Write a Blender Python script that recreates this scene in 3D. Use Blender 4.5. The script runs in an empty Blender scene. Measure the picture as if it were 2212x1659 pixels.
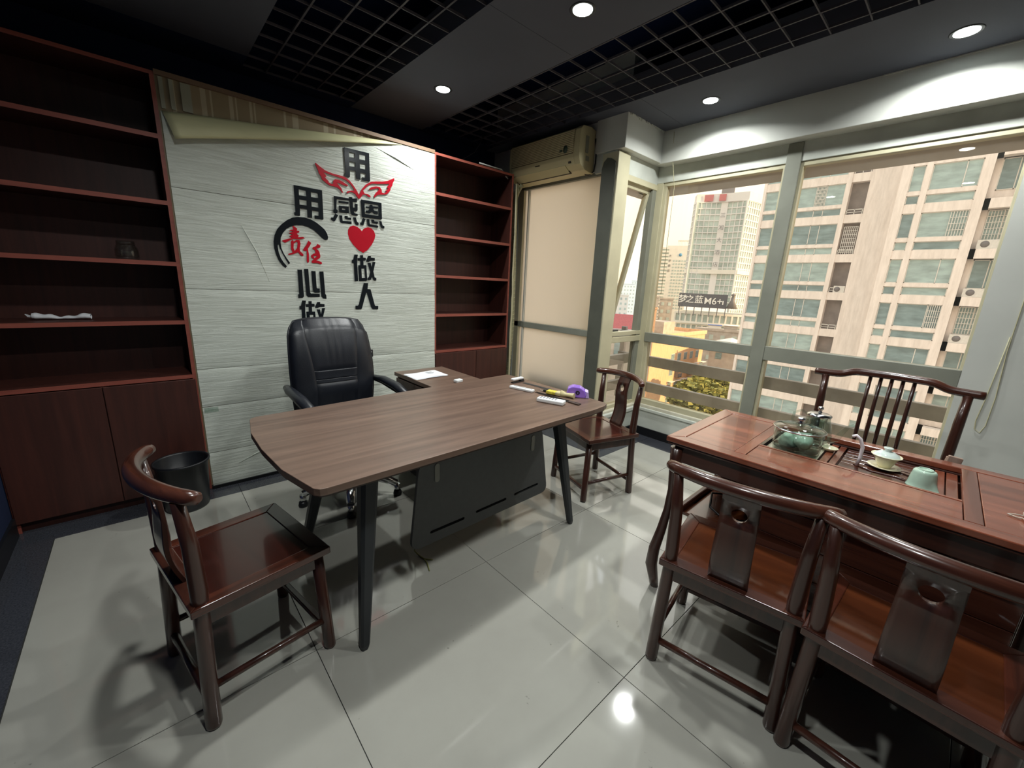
import bpy, bmesh, math, random
from mathutils import Vector, Matrix
random.seed(7)
SC = bpy.context.scene
COL = SC.collection
PI = math.pi

# ---------------------------------------------------------------- camera
CAM_P = (0.0, 0.0, 1.35087)
YAW, PITCH, ROLL, FPX = 0.739874, -0.239292, 0.0466495, 877.457
_f = Vector((math.sin(YAW)*math.cos(PITCH), math.cos(YAW)*math.cos(PITCH), math.sin(PITCH)))
_r = Vector((math.cos(YAW), -math.sin(YAW), 0))
_u = _r.cross(_f)
_r2 = math.cos(ROLL)*_r + math.sin(ROLL)*_u
_u2 = -math.sin(ROLL)*_r + math.cos(ROLL)*_u
cd = bpy.data.cameras.new('camera')
cd.sensor_fit = 'HORIZONTAL'; cd.sensor_width = 36.0
cd.lens = FPX/2212*36.0
cd.clip_start = 0.02; cd.clip_end = 3000
cam = bpy.data.objects.new('camera', cd)
COL.objects.link(cam)
cam.matrix_world = Matrix(((_r2.x, _u2.x, -_f.x, CAM_P[0]), (_r2.y, _u2.y, -_f.y, CAM_P[1]), (_r2.z, _u2.z, -_f.z, CAM_P[2]), (0, 0, 0, 1)))
SC.camera = cam

# ---------------------------------------------------------------- light, sky, exposure
SC.view_settings.view_transform = 'Standard'
SC.view_settings.look = 'None'
SC.view_settings.gamma = 1.0
SC.view_settings.use_curve_mapping = False
SC.view_settings.exposure = 0.22
SC.cycles.use_denoising = True
SC.cycles.max_bounces = 10
SC.cycles.diffuse_bounces = 5
SC.cycles.glossy_bounces = 5
SC.cycles.transmission_bounces = 8
SC.cycles.transparent_max_bounces = 24
SC.cycles.sample_clamp_indirect = 4.0
SC.cycles.caustics_reflective = False
SC.cycles.caustics_refractive = False

SKY_STRENGTH = 2.8
LAMP_W = 11.0
world = bpy.data.worlds.new('world'); SC.world = world
world.use_nodes = True
nt = world.node_tree; nt.nodes.clear()
wo = nt.nodes.new('ShaderNodeOutputWorld'); bg = nt.nodes.new('ShaderNodeBackground')
tc = nt.nodes.new('ShaderNodeTexCoord'); sx = nt.nodes.new('ShaderNodeSeparateXYZ')
cr = nt.nodes.new('ShaderNodeValToRGB')
mr = nt.nodes.new('ShaderNodeMapRange'); mr.inputs['From Min'].default_value = -0.25; mr.inputs['From Max'].default_value = 1.0
nt.links.new(tc.outputs['Generated'], sx.inputs[0]); nt.links.new(sx.outputs['Z'], mr.inputs['Value'])
nt.links.new(mr.outputs[0], cr.inputs[0]); nt.links.new(cr.outputs[0], bg.inputs[0]); nt.links.new(bg.outputs[0], wo.inputs[0])
E_ = cr.color_ramp.elements
E_[0].position = 0.0; E_[0].color = (0.28, 0.27, 0.25, 1)
E_[1].position = 1.0; E_[1].color = (0.40, 0.46, 0.55, 1)
for p_, c_ in ((0.19, (0.50, 0.45, 0.38, 1)), (0.215, (0.52, 0.43, 0.31, 1)), (0.30, (0.52, 0.47, 0.37, 1)), (0.42, (0.52, 0.50, 0.44, 1)), (0.65, (0.48, 0.50, 0.52, 1))):
    e_ = E_.new(p_); e_.color = c_
bg.inputs['Strength'].default_value = SKY_STRENGTH
sund = bpy.data.lights.new('sun', 'SUN'); sund.energy = 6.0; sund.angle = 0.02; sund.color = (1.0, 0.72, 0.42)
sun = bpy.data.objects.new('sun', sund); COL.objects.link(sun)
sun.rotation_euler = Vector((0.30, -0.90, 0.36)).to_track_quat('Z', 'Y').to_euler()

# ---------------------------------------------------------------- materials
def srgb(r, g, b):
    f = lambda c: (c/255/12.92) if c/255 <= 0.04045 else ((c/255+0.055)/1.055)**2.4
    return (f(r), f(g), f(b), 1)

def newmat(name):
    m = bpy.data.materials.new(name); m.use_nodes = True
    n = m.node_tree; b = n.nodes['Principled BSDF']
    return m, n, b

def N(n, t, **kw):
    x = n.nodes.new('ShaderNode'+t)
    for k, v in kw.items():
        if k in x.inputs: x.inputs[k].default_value = v
        else: setattr(x, k, v)
    return x

def plain(name, col, rough=0.5, metal=0.0, spec=0.5, var=0.08, scale=8.0, bump=0.0, bscale=60.0, coat=0.0, stretch=(1, 1, 1)):
    m, n, b = newmat(name)
    t = N(n, 'TexCoord'); mp = N(n, 'Mapping'); mp.inputs['Scale'].default_value = stretch
    no = N(n, 'TexNoise', Scale=scale, Detail=5.0)
    n.links.new(t.outputs['Object'], mp.inputs[0]); n.links.new(mp.outputs[0], no.inputs[0])
    r = N(n, 'ValToRGB'); e = r.color_ramp.elements
    e[0].position = 0.3; e[1].position = 0.7
    e[0].color = tuple(c*(1-var) for c in col[:3])+(1,); e[1].color = tuple(min(1, c*(1+var)) for c in col[:3])+(1,)
    n.links.new(no.outputs['Fac'], r.inputs[0]); n.links.new(r.outputs[0], b.inputs['Base Color'])
    b.inputs['Roughness'].default_value = rough; b.inputs['Metallic'].default_value = metal
    b.inputs['Specular IOR Level'].default_value = spec; b.inputs['Coat Weight'].default_value = coat
    b.inputs['Coat Roughness'].default_value = 0.08
    if bump:
        n2 = N(n, 'TexNoise', Scale=bscale, Detail=4.0); bp_ = N(n, 'Bump', Strength=bump, Distance=0.002)
        n.links.new(mp.outputs[0], n2.inputs[0]); n.links.new(n2.outputs['Fac'], bp_.inputs['Height']); n.links.new(bp_.outputs[0], b.inputs['Normal'])
    return m

def wood(name, dark, light, axis=0, rough=0.35, coat=0.0, scale=1.0, bump=0.08, spec=0.5, contrast=(0.35, 0.68)):
    m, n, b = newmat(name)
    t = N(n, 'TexCoord'); mp = N(n, 'Mapping')
    s = [28*scale]*3; s[axis] = 1.6*scale
    mp.inputs['Scale'].default_value = s
    n.links.new(t.outputs['Object'], mp.inputs[0])
    a = N(n, 'TexNoise', Scale=1.0, Detail=6.0, Roughness=0.6, Distortion=0.6)
    n.links.new(mp.outputs[0], a.inputs[0])
    r = N(n, 'ValToRGB'); e = r.color_ramp.elements
    e[0].position, e[1].position = contrast; e[0].color = dark; e[1].color = light
    n.links.new(a.outputs['Fac'], r.inputs[0]); n.links.new(r.outputs[0], b.inputs['Base Color'])
    b.inputs['Roughness'].default_value = rough; b.inputs['Coat Weight'].default_value = coat; b.inputs['Coat Roughness'].default_value = 0.07
    b.inputs['Specular IOR Level'].default_value = spec
    bm_ = N(n, 'Bump', Strength=bump, Distance=0.001)
    n.links.new(a.outputs['Fac'], bm_.inputs['Height']); n.links.new(bm_.outputs[0], b.inputs['Normal'])
    return m

def glass_thin(name, tint, ior=1.5, haze=0.0, hazecol=(0.8, 0.78, 0.7, 1)):
    m, n, b = newmat(name); n.nodes.remove(b)
    out = n.nodes['Material Output']
    tr = N(n, 'BsdfTransparent'); tr.inputs[0].default_value = tint
    gl = N(n, 'BsdfGlossy'); gl.inputs['Roughness'].default_value = 0.0
    fr = N(n, 'Fresnel'); mx = N(n, 'MixShader')
    ge = N(n, 'NewGeometry'); mi_ = N(n, 'MapRange'); mi_.inputs['To Min'].default_value = ior; mi_.inputs['To Max'].default_value = 1/ior
    n.links.new(ge.outputs['Backfacing'], mi_.inputs['Value']); n.links.new(mi_.outputs[0], fr.inputs['IOR'])
    n.links.new(fr.outputs[0], mx.inputs[0]); n.links.new(tr.outputs[0], mx.inputs[1]); n.links.new(gl.outputs[0], mx.inputs[2])
    last = mx
    if haze:
        df = N(n, 'BsdfDiffuse'); df.inputs[0].default_value = hazecol
        t = N(n, 'TexCoord'); no = N(n, 'TexNoise', Scale=3.0, Detail=8.0, Roughness=0.75)
        n.links.new(t.outputs['Object'], no.inputs[0])
        r = N(n, 'MapRange'); r.inputs['From Min'].default_value = 0.35; r.inputs['From Max'].default_value = 0.75; r.inputs['To Max'].default_value = haze
        r.inputs['To Min'].default_value = haze*0.35
        n.links.new(no.outputs['Fac'], r.inputs['Value'])
        m2 = N(n, 'MixShader'); n.links.new(r.outputs[0], m2.inputs[0]); n.links.new(mx.outputs[0], m2.inputs[1]); n.links.new(df.outputs[0], m2.inputs[2])
        last = m2
    n.links.new(last.outputs[0], out.inputs[0])
    return m

def emit(name, col, s):
    m, n, b = newmat(name); n.nodes.remove(b)
    e = N(n, 'Emission', Strength=s); e.inputs[0].default_value = col
    n.links.new(e.outputs[0], n.nodes['Material Output'].inputs[0])
    return m

M = {}
M['plaster'] = plain('white_plaster', srgb(208, 210, 203), 0.75, var=0.05, scale=3, bump=0.15, bscale=30)
M['plaster_old'] = plain('stained_plaster', srgb(202, 206, 197), 0.7, var=0.10, scale=6, bump=0.3, bscale=14)
M['beam'] = plain('grey_ceiling_board', srgb(84, 87, 97), 0.8, var=0.06, scale=2, spec=0.3)
M['void'] = plain('black_ceiling_void', srgb(20, 34, 66), 0.95, var=0.2, scale=2, spec=0.1)
M['darkwall'] = plain('black_painted_wall', srgb(26, 36, 62), 0.85, var=0.2, scale=3, spec=0.2)
M['gridbar'] = plain('grey_grid_bar', srgb(78, 76, 82), 0.6, var=0.1, spec=0.3)
M['granite'] = plain('dark_granite', srgb(58, 60, 66), 0.12, var=0.35, scale=160, spec=0.5)
M['grout'] = plain('grout', srgb(50, 50, 48), 0.8)
M['black_skirt'] = plain('black_skirting', srgb(22, 23, 26), 0.35, var=0.2)
M['bookwood'] = wood('dark_red_bookcase_wood', srgb(58, 28, 22), srgb(74, 37, 29), axis=2, rough=0.5, bump=0.05)
M['bookedge'] = wood('red_edge_banding', srgb(136, 70, 58), srgb(156, 84, 70), axis=0, rough=0.5, bump=0.03)
M['deskwood'] = wood('walnut_laminate', srgb(88, 70, 60), srgb(122, 99, 85), axis=0, rough=0.36, bump=0.06, scale=0.9, contrast=(0.3, 0.75))
M['deskside'] = wood('dark_walnut_laminate', srgb(62, 50, 44), srgb(80, 64, 55), axis=0, rough=0.45)
M['rosewood'] = wood('rosewood', srgb(46, 25, 20), srgb(74, 42, 32), axis=2, rough=0.28, coat=0.5, scale=0.8)
M['rosewood_x'] = wood('rosewood_flat', srgb(52, 24, 17), srgb(86, 42, 28), axis=0, rough=0.26, coat=0.6, scale=0.8)
M['rosewood_y'] = wood('rosewood_table', srgb(98, 50, 35), srgb(146, 82, 60), axis=1, rough=0.24, coat=0.7, scale=0.7)
M['rosewood_dark'] = wood('dark_rosewood', srgb(46, 22, 16), srgb(70, 36, 26), axis=1, rough=0.35, coat=0.3)  # deeper tone for table aprons, mouldings, tray floor and rear panel
M['seat_orange'] = wood('orange_rosewood_panel', srgb(56, 26, 14), srgb(94, 48, 24), axis=1, rough=0.22, coat=0.8, scale=0.45, contrast=(0.3, 0.7))
M['seat_dark'] = wood('dark_seat_panel', srgb(44, 18, 14), srgb(66, 29, 22), axis=1, rough=0.2, coat=0.8, scale=0.6)
M['leather'] = plain('black_leather', srgb(26, 29, 36), 0.36, var=0.25, scale=5, bump=0.25, bscale=240, spec=0.5)
M['black_plastic'] = plain('black_plastic', srgb(20, 22, 26), 0.4, var=0.15)
M['black_metal'] = plain('black_powder_coat', srgb(34, 38, 42), 0.45, var=0.1, spec=0.5)
M['chrome'] = plain('chrome', (0.75, 0.76, 0.77, 1), 0.16, metal=1.0, var=0.02)
M['grey_panel'] = plain('dark_grey_panel', srgb(84, 86, 86), 0.55, var=0.06, scale=40, bump=0.1, bscale=200)
M['alu'] = plain('painted_window_frame', srgb(136, 138, 126), 0.5, var=0.10, scale=5, bump=0.12, bscale=20)
M['alu_old'] = plain('yellowed_window_frame', srgb(198, 192, 162), 0.5, var=0.10, scale=4, bump=0.15, bscale=14)
M['sillpaint'] = plain('chipped_sill_paint', srgb(204, 200, 182), 0.55, var=0.12, scale=12, bump=0.3, bscale=20)
M['acbody'] = plain('yellowed_ac_plastic', srgb(206, 194, 150), 0.45, var=0.06, scale=4)
M['acdark'] = plain('ac_slot', srgb(60, 50, 36), 0.6)
M['black_acrylic'] = plain('black_acrylic', srgb(22, 27, 32), 0.22, var=0.05)
M['postside'] = plain('dark_grey_post_side', srgb(88, 90, 80), 0.6, var=0.1)
M['acback'] = plain('dark_grille_backing', srgb(112, 100, 72), 0.7)  # darker than the body so the gaps between grille slats read
M['hanger'] = plain('grey_hanger_cap', srgb(128, 128, 120), 0.4)
M['red_acrylic'] = plain('red_acrylic', srgb(190, 22, 42), 0.25, var=0.05)
M['white_plastic'] = plain('white_plastic', srgb(225, 228, 228), 0.35, var=0.03)
M['paper'] = plain('white_paper', srgb(232, 234, 238), 0.8, var=0.02)
M['print'] = plain('grey_print', srgb(150, 152, 158), 0.8)
M['purple'] = plain('purple_plastic', srgb(150, 110, 215), 0.25, var=0.12, scale=14, coat=0.5)
M['purple_light'] = plain('pale_purple_plastic', srgb(196, 176, 236), 0.3, var=0.05)
M['bristle'] = plain('yellow_bristles', srgb(205, 190, 70), 0.8, var=0.25, scale=60)
M['handlewood'] = plain('pale_wood_handle', srgb(196, 184, 140), 0.5, var=0.08)
M['celadon'] = plain('celadon_glaze', srgb(178, 206, 188), 0.14, var=0.06, scale=20, coat=0.6)
M['cream_china'] = plain('cream_porcelain', srgb(238, 232, 200), 0.12, var=0.03, coat=0.6)
M['white_china'] = plain('white_glaze', srgb(214, 228, 222), 0.10, var=0.03, coat=0.6)
M['steel'] = plain('cream_hob_plate', srgb(196, 190, 168), 0.22, metal=0.0, var=0.08)
M['tubewhite'] = plain('translucent_white_tube', srgb(240, 232, 236), 0.3, var=0.03)
M['cloth'] = plain('linen_cloth', srgb(196, 190, 176), 0.9, var=0.08, scale=60, bump=0.4, bscale=300)
M['stone'] = plain('rough_grey_stone', srgb(120, 118, 112), 0.7, var=0.35, scale=18, bump=0.6, bscale=20)
M['cable'] = plain('cream_cable', srgb(190, 185, 150), 0.5)
M['cable_black'] = plain('black_cable', srgb(16, 16, 18), 0.4)
M['cable_green'] = plain('green_wire', srgb(120, 120, 60), 0.5)
M['hose'] = plain('taped_hose', srgb(150, 150, 120), 0.6, var=0.12, scale=12)
M['trimbrown'] = plain('brown_trim', srgb(120, 96, 74), 0.6)
M['flap'] = plain('cream_backing', srgb(206, 204, 160), 0.55, var=0.06, scale=4, bump=0.5, bscale=10, stretch=(1, 1, 5))
M['label_grey'] = plain('faded_label', srgb(150, 150, 130), 0.5)
M['label_green'] = plain('dark_badge', srgb(70, 86, 70), 0.4)
# --- floor tile: polished porcelain
def tile_mat():
    m, n, b = newmat('polished_porcelain_tile')
    t = N(n, 'TexCoord'); a = N(n, 'TexNoise', Scale=1.3, Detail=6.0, Roughness=0.6)
    n.links.new(t.outputs['Object'], a.inputs[0])
    r = N(n, 'ValToRGB'); e = r.color_ramp.elements
    e[0].position = 0.3; e[0].color = srgb(158, 157, 149); e[1].position = 0.75; e[1].color = srgb(174, 174, 165)
    n.links.new(a.outputs['Fac'], r.inputs[0])
    s = N(n, 'TexNoise', Scale=9.0, Detail=3.0); n.links.new(t.outputs['Object'], s.inputs[0])
    s2 = N(n, 'TexNoise', Scale=70.0, Detail=2.0); n.links.new(t.outputs['Object'], s2.inputs[0])
    mu = N(n, 'Math', operation='MULTIPLY'); n.links.new(s.outputs['Fac'], mu.inputs[0]); n.links.new(s2.outputs['Fac'], mu.inputs[1])
    r2 = N(n, 'ValToRGB'); e2 = r2.color_ramp.elements; e2[0].position = 0.44; e2[0].color = (0, 0, 0, 1); e2[1].position = 0.50; e2[1].color = (0.55, 0.55, 0.55, 1)
    n.links.new(mu.outputs[0], r2.inputs[0])
    mx = N(n, 'MixRGB'); mx.inputs[2].default_value = srgb(96, 96, 90)
    n.links.new(r2.outputs[0], mx.inputs[0]); n.links.new(r.outputs[0], mx.inputs[1]); n.links.new(mx.outputs[0], b.inputs['Base Color'])
    rr = N(n, 'MapRange'); rr.inputs['To Min'].default_value = 0.035; rr.inputs['To Max'].default_value = 0.10
    n.links.new(a.outputs['Fac'], rr.inputs['Value']); n.links.new(rr.outputs[0], b.inputs['Roughness'])
    b.inputs['IOR'].default_value = 1.9
    return m
M['tile'] = tile_mat()
# --- embossed foam wall sheet: horizontal ripples
def sheet_mat():
    m, n, b = newmat('white_embossed_wall_sheet')
    t = N(n, 'TexCoord'); mp = N(n, 'Mapping'); mp.inputs['Scale'].default_value = (3.2, 1, 46)
    n.links.new(t.outputs['Object'], mp.inputs[0])
    a = N(n, 'TexNoise', Scale=1.0, Detail=5.0, Roughness=0.65, Distortion=1.2); n.links.new(mp.outputs[0], a.inputs[0])
    r = N(n, 'ValToRGB'); e = r.color_ramp.elements
    e[0].position = 0.25; e[0].color = srgb(196, 202, 190); e[1].position = 0.65; e[1].color = srgb(222, 228, 218)
    n.links.new(a.outputs['Fac'], r.inputs[0])
    w = N(n, 'TexNoise', Scale=0.9, Detail=3.0); n.links.new(t.outputs['Object'], w.inputs[0])
    mx = N(n, 'MixRGB', blend_type='MULTIPLY'); mx.inputs[0].default_value = 0.15
    n.links.new(r.outputs[0], mx.inputs[1]); n.links.new(w.outputs['Fac'], mx.inputs[2]); n.links.new(mx.outputs[0], b.inputs['Base Color'])
    bp_ = N(n, 'Bump', Strength=0.85, Distance=0.006); n.links.new(a.outputs['Fac'], bp_.inputs['Height'])
    n.links.new(bp_.outputs[0], b.inputs['Normal']); b.inputs['Roughness'].default_value = 0.5
    return m
M['sheet'] = sheet_mat()
# --- old wallpaper strip with irregular vertical stripes
def paper_mat():
    m, n, b = newmat('brown_striped_wallpaper')
    t = N(n, 'TexCoord'); mp = N(n, 'Mapping'); mp.inputs['Scale'].default_value = (22, 0.01, 0.01)
    n.links.new(t.outputs['Object'], mp.inputs[0])
    a = N(n, 'TexNoise', Scale=1.0, Detail=2.0); n.links.new(mp.outputs[0], a.inputs[0])
    r = N(n, 'ValToRGB'); r.color_ramp.interpolation = 'CONSTANT'; e = r.color_ramp.elements
    e[0].position = 0.0; e[0].color = srgb(146, 130, 100); e[1].position = 0.55; e[1].color = srgb(178, 166, 138)
    n.links.new(a.outputs['Fac'], r.inputs[0]); n.links.new(r.outputs[0], b.inputs['Base Color']); b.inputs['Roughness'].default_value = 0.6
    return m
M['wallpaper'] = paper_mat()
# --- frosted glass
def frost_mat():
    m, n, b = newmat('frosted_glass'); n.nodes.remove(b)
    tr = N(n, 'BsdfTranslucent'); tr.inputs[0].default_value = (1.0, 0.93, 0.82, 1)
    df = N(n, 'BsdfDiffuse'); df.inputs[0].default_value = (0.55, 0.52, 0.45, 1)
    gl = N(n, 'BsdfGlossy'); gl.inputs['Roughness'].default_value = 0.35; gl.inputs[0].default_value = (0.8, 0.8, 0.8, 1)
    m1 = N(n, 'MixShader'); m1.inputs[0].default_value = 0.12
    m2 = N(n, 'MixShader'); m2.inputs[0].default_value = 0.06
    n.links.new(tr.outputs[0], m1.inputs[1]); n.links.new(df.outputs[0], m1.inputs[2])
    n.links.new(m1.outputs[0], m2.inputs[1]); n.links.new(gl.outputs[0], m2.inputs[2])
    n.links.new(m2.outputs[0], n.nodes['Material Output'].inputs[0])
    return m
M['frost'] = frost_mat()
M['pane'] = glass_thin('dusty_window_glass', (0.995, 0.96, 0.90, 1), 1.5, haze=0.035)
M['clear'] = glass_thin('clear_glass', (0.88, 0.92, 0.90, 1), 1.6)
M['darkglass'] = glass_thin('smoked_glass', (0.45, 0.48, 0.46, 1), 1.5)
# exterior; distance haze is put into the far buildings' pale colours
def tilewall(name, c0, c1):
    m, n, b = newmat(name)
    t = N(n, 'TexCoord'); mp = N(n, 'Mapping'); mp.inputs['Scale'].default_value = (2.2, 2.2, 0.35)
    n.links.new(t.outputs['Object'], mp.inputs[0])
    a = N(n, 'TexNoise', Scale=1.6, Detail=9.0, Roughness=0.7); n.links.new(mp.outputs[0], a.inputs[0])
    r = N(n, 'ValToRGB'); e = r.color_ramp.elements; e[0].position = 0.32; e[0].color = c0; e[1].position = 0.6; e[1].color = c1
    n.links.new(a.outputs['Fac'], r.inputs[0]); n.links.new(r.outputs[0], b.inputs['Base Color']); b.inputs['Roughness'].default_value = 0.8
    return m
M['pinktile'] = tilewall('pinkish_facade_tile', srgb(222, 212, 204), srgb(242, 233, 226))
M['bldglass'] = plain('teal_window_glass', srgb(158, 180, 180), 0.15, var=0.25, scale=0.9, stretch=(1, 1, 3))
M['bldglass2'] = plain('dark_teal_window_glass', srgb(124, 146, 150), 0.15, var=0.3, scale=0.9, stretch=(1, 1, 3))
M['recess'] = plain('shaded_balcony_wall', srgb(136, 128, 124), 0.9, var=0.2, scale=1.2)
M['winframe'] = plain('white_window_frame', srgb(214, 212, 206), 0.5)
M['concrete'] = plain('pale_concrete', srgb(230, 226, 216), 0.8, var=0.06, scale=0.3)
M['concrete_band'] = plain('grey_cladding', srgb(222, 220, 218), 0.8, var=0.04, scale=0.2)
M['towerglass'] = plain('hotel_glass', srgb(176, 190, 184), 0.3, var=0.25, scale=0.25)
M['orangewall'] = tilewall('orange_brick_tile', srgb(204, 162, 124), srgb(222, 184, 146))
M['greywall'] = plain('weathered_wall', srgb(176, 168, 158), 0.85, var=0.18, scale=0.6)
M['redsign'] = plain('faded_red_sign', srgb(190, 110, 110), 0.6)
M['darksign'] = plain('dark_billboard', srgb(92, 92, 98), 0.6, var=0.1)
M['whitesign'] = plain('white_sign_letter', srgb(240, 240, 236), 0.6)
M['greysign'] = plain('grey_sign_letter', srgb(120, 116, 116), 0.6)
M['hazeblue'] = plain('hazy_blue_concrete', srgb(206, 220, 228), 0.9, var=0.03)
M['bluesign'] = plain('blue_badge', srgb(90, 150, 190), 0.6)
M['foliage'] = plain('yellow_green_foliage', srgb(140, 140, 70), 0.8, var=0.4, scale=0.8)
M['asphalt'] = plain('city_ground', srgb(120, 116, 108), 0.9, var=0.2, scale=0.05)
M['railmetal'] = plain('grey_louvre', srgb(168, 164, 158), 0.6, var=0.2, scale=5)
M['roof_blue'] = plain('blue_roof_sheet', srgb(90, 110, 160), 0.6)

# ---------------------------------------------------------------- mesh helpers
class MB:
    def __init__(s): s.bm = bmesh.new()
    def _merge(s, b2, mat=None, mi=0):
        if mat is not None: bmesh.ops.transform(b2, matrix=mat, verts=b2.verts)
        if mi:
            for f in b2.faces: f.material_index = mi
        me = bpy.data.meshes.new('tmp'); b2.to_mesh(me); b2.free(); s.bm.from_mesh(me); bpy.data.meshes.remove(me)
    def box(s, lo, hi, bev=0.0, seg=2, mat=None, mi=0):
        b = bmesh.new(); bmesh.ops.create_cube(b, size=1.0)
        for v in b.verts:
            v.co = Vector([lo[i]+(hi[i]-lo[i])*(v.co[i]+0.5) for i in range(3)])
        if bev > 0:
            bmesh.ops.bevel(b, geom=b.edges[:], offset=bev, segments=seg, profile=0.5, affect='EDGES')
        s._merge(b, mat, mi); return s
    def tube(s, pts, rad, seg=10, closed=False, sx=1.0, mi=0):
        pts = [Vector(p) for p in pts]; n = len(pts)
        rad = rad if isinstance(rad, (list, tuple)) else [rad]*n
        b = bmesh.new(); rings = []; up = None
        for i, p in enumerate(pts):
            a = pts[(i-1) % n] if (closed or i > 0) else p
            c = pts[(i+1) % n] if (closed or i < n-1) else p
            d = (c-a).normalized()
            if up is None: up = Vector((0, 0, 1)) if abs(d.z) < 0.9 else Vector((1, 0, 0))
            x = d.cross(up)
            if x.length < 1e-4: x = d.cross(Vector((0, 1, 0)))
            x.normalize(); y = x.cross(d).normalized(); up = y
            rings.append([b.verts.new(p+(x*math.cos(2*PI*k/seg)*sx+y*math.sin(2*PI*k/seg))*rad[i]) for k in range(seg)])
        m = n if closed else n-1
        for i in range(m):
            A, B = rings[i], rings[(i+1) % n]
            for k in range(seg):
                f = b.faces.new((A[k], A[(k+1) % seg], B[(k+1) % seg], B[k])); f.smooth = True
        if not closed:
            b.faces.new(rings[0][::-1]); b.faces.new(rings[-1])
        bmesh.ops.recalc_face_normals(b, faces=b.faces[:])
        s._merge(b, None, mi); return s
    def lathe(s, prof, c=(0, 0, 0), seg=28, mi=0, mat=None, smooth=True):
        b = bmesh.new(); rings = []
        for r, z in prof:
            if r < 1e-5: rings.append([b.verts.new((c[0], c[1], c[2]+z))])
            else: rings.append([b.verts.new((c[0]+r*math.cos(2*PI*k/seg), c[1]+r*math.sin(2*PI*k/seg), c[2]+z)) for k in range(seg)])
        for A, B in zip(rings, rings[1:]):
            for k in range(seg):
                k2 = (k+1) % seg
                if len(A) == 1 and len(B) == 1: continue
                if len(A) == 1: f = b.faces.new((A[0], B[k2], B[k]))
                elif len(B) == 1: f = b.faces.new((A[k], A[k2], B[0]))
                else: f = b.faces.new((A[k], A[k2], B[k2], B[k]))
                f.smooth = smooth
        bmesh.ops.recalc_face_normals(b, faces=b.faces[:])
        s._merge(b, mat, mi); return s
    def prism(s, poly, a, bb, axis='z', bev=0.0, mi=0, mat=None):
        """poly 2D extruded from a to bb along axis; x->(y,z), y->(x,z), z->(x,y)"""
        b = bmesh.new()
        def P(p, t):
            return {'z': (p[0], p[1], t), 'y': (p[0], t, p[1]), 'x': (t, p[0], p[1])}[axis]
        v0 = [b.verts.new(P(p, a)) for p in poly]; v1 = [b.verts.new(P(p, bb)) for p in poly]
        b.faces.new(v0); b.faces.new(v1[::-1])
        for i in range(len(poly)):
            j = (i+1) % len(poly); b.faces.new((v0[i], v1[i], v1[j], v0[j]))
        bmesh.ops.recalc_face_normals(b, faces=b.faces[:])
        if bev: bmesh.ops.bevel(b, geom=b.edges[:], offset=bev, segments=2, profile=0.5, affect='EDGES')
        s._merge(b, mat, mi); return s
    def grid(s, fn, nu, nv, mi=0, smooth=True, closeu=False):
        b = bmesh.new(); vs = [[b.verts.new(fn(i/nu, j/nv)) for j in range(nv+1)] for i in range(nu if closeu else nu+1)]
        for i in range(nu):
            A = vs[i]; B = vs[(i+1) % len(vs)]
            for j in range(nv):
                f = b.faces.new((A[j], B[j], B[j+1], A[j+1])); f.smooth = smooth
        bmesh.ops.recalc_face_normals(b, faces=b.faces[:])
        s._merge(b, None, mi); return s
    def build(s, name, mats, parent=None, loc=None, rot=None, smooth=False):
        me = bpy.data.meshes.new(name); s.bm.to_mesh(me); s.bm.free()
        for m in (mats if isinstance(mats, (list, tuple)) else [mats]): me.materials.append(m)
        if smooth:
            for p in me.polygons: p.use_smooth = True
        o = bpy.data.objects.new(name, me); COL.objects.link(o)
        if parent: o.parent = parent
        if loc: o.location = loc
        if rot: o.rotation_euler = rot
        return o

def tag(o, label=None, cat=None, group=None, kind=None):
    if label: o['label'] = label
    if cat: o['category'] = cat
    if group: o['group'] = group
    if kind: o['kind'] = kind
    return o
def thing(name, label, cat, loc=(0, 0, 0), rz=0.0, group=None):
    o = bpy.data.objects.new(name, None); COL.objects.link(o); o.empty_display_size = 0.1
    o.location = loc; o.rotation_euler = (0, 0, rz)
    return tag(o, label, cat, group)
def struct_root(name, loc=(0, 0, 0)):
    o = bpy.data.objects.new(name, None); COL.objects.link(o); o.location = loc; o['kind'] = 'structure'; return o
def copy_tree(o, parent=None):
    c = o.copy(); COL.objects.link(c); c.parent = parent
    for ch in [x for x in o.children]: copy_tree(ch, c)
    return c
def bx(name, lo, hi, mat, parent=None, bev=0.0, kind=None):
    o = MB().box(lo, hi, bev).build(name, mat, parent)
    if kind: o['kind'] = kind
    return o
def inst(src, name, parent, loc, rot=(0, 0, 0), scale=None):
    o = bpy.data.objects.new(name, src.data); COL.objects.link(o); o.parent = parent; o.location = loc; o.rotation_euler = rot
    if scale: o.scale = scale
    return o
def curve_fill(name, polys, y0, thick, mat, parent=None):
    """flat shapes (with holes) given as (x, z) outlines, extruded along y and turned into a mesh"""
    cu = bpy.data.curves.new(name, 'CURVE'); cu.dimensions = '2D'; cu.fill_mode = 'BOTH'; cu.extrude = thick/2
    for p in polys:
        sp = cu.splines.new('POLY'); sp.points.add(len(p)-1); sp.use_cyclic_u = True
        for i, (a, b) in enumerate(p): sp.points[i].co = (a, b, 0, 1)
    tmp = bpy.data.objects.new('tmp', cu); COL.objects.link(tmp)
    bpy.context.view_layer.update()
    me = bpy.data.meshes.new_from_object(tmp); bpy.data.objects.remove(tmp)
    me.transform(Matrix(((1, 0, 0, 0), (0, 0, -1, 0), (0, 1, 0, 0), (0, 0, 0, 1))))
    me.materials.clear(); me.materials.append(mat); me.name = name
    o = bpy.data.objects.new(name, me); COL.objects.link(o); o.location = (0, y0, 0)
    if parent: o.parent = parent
    return o
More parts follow.
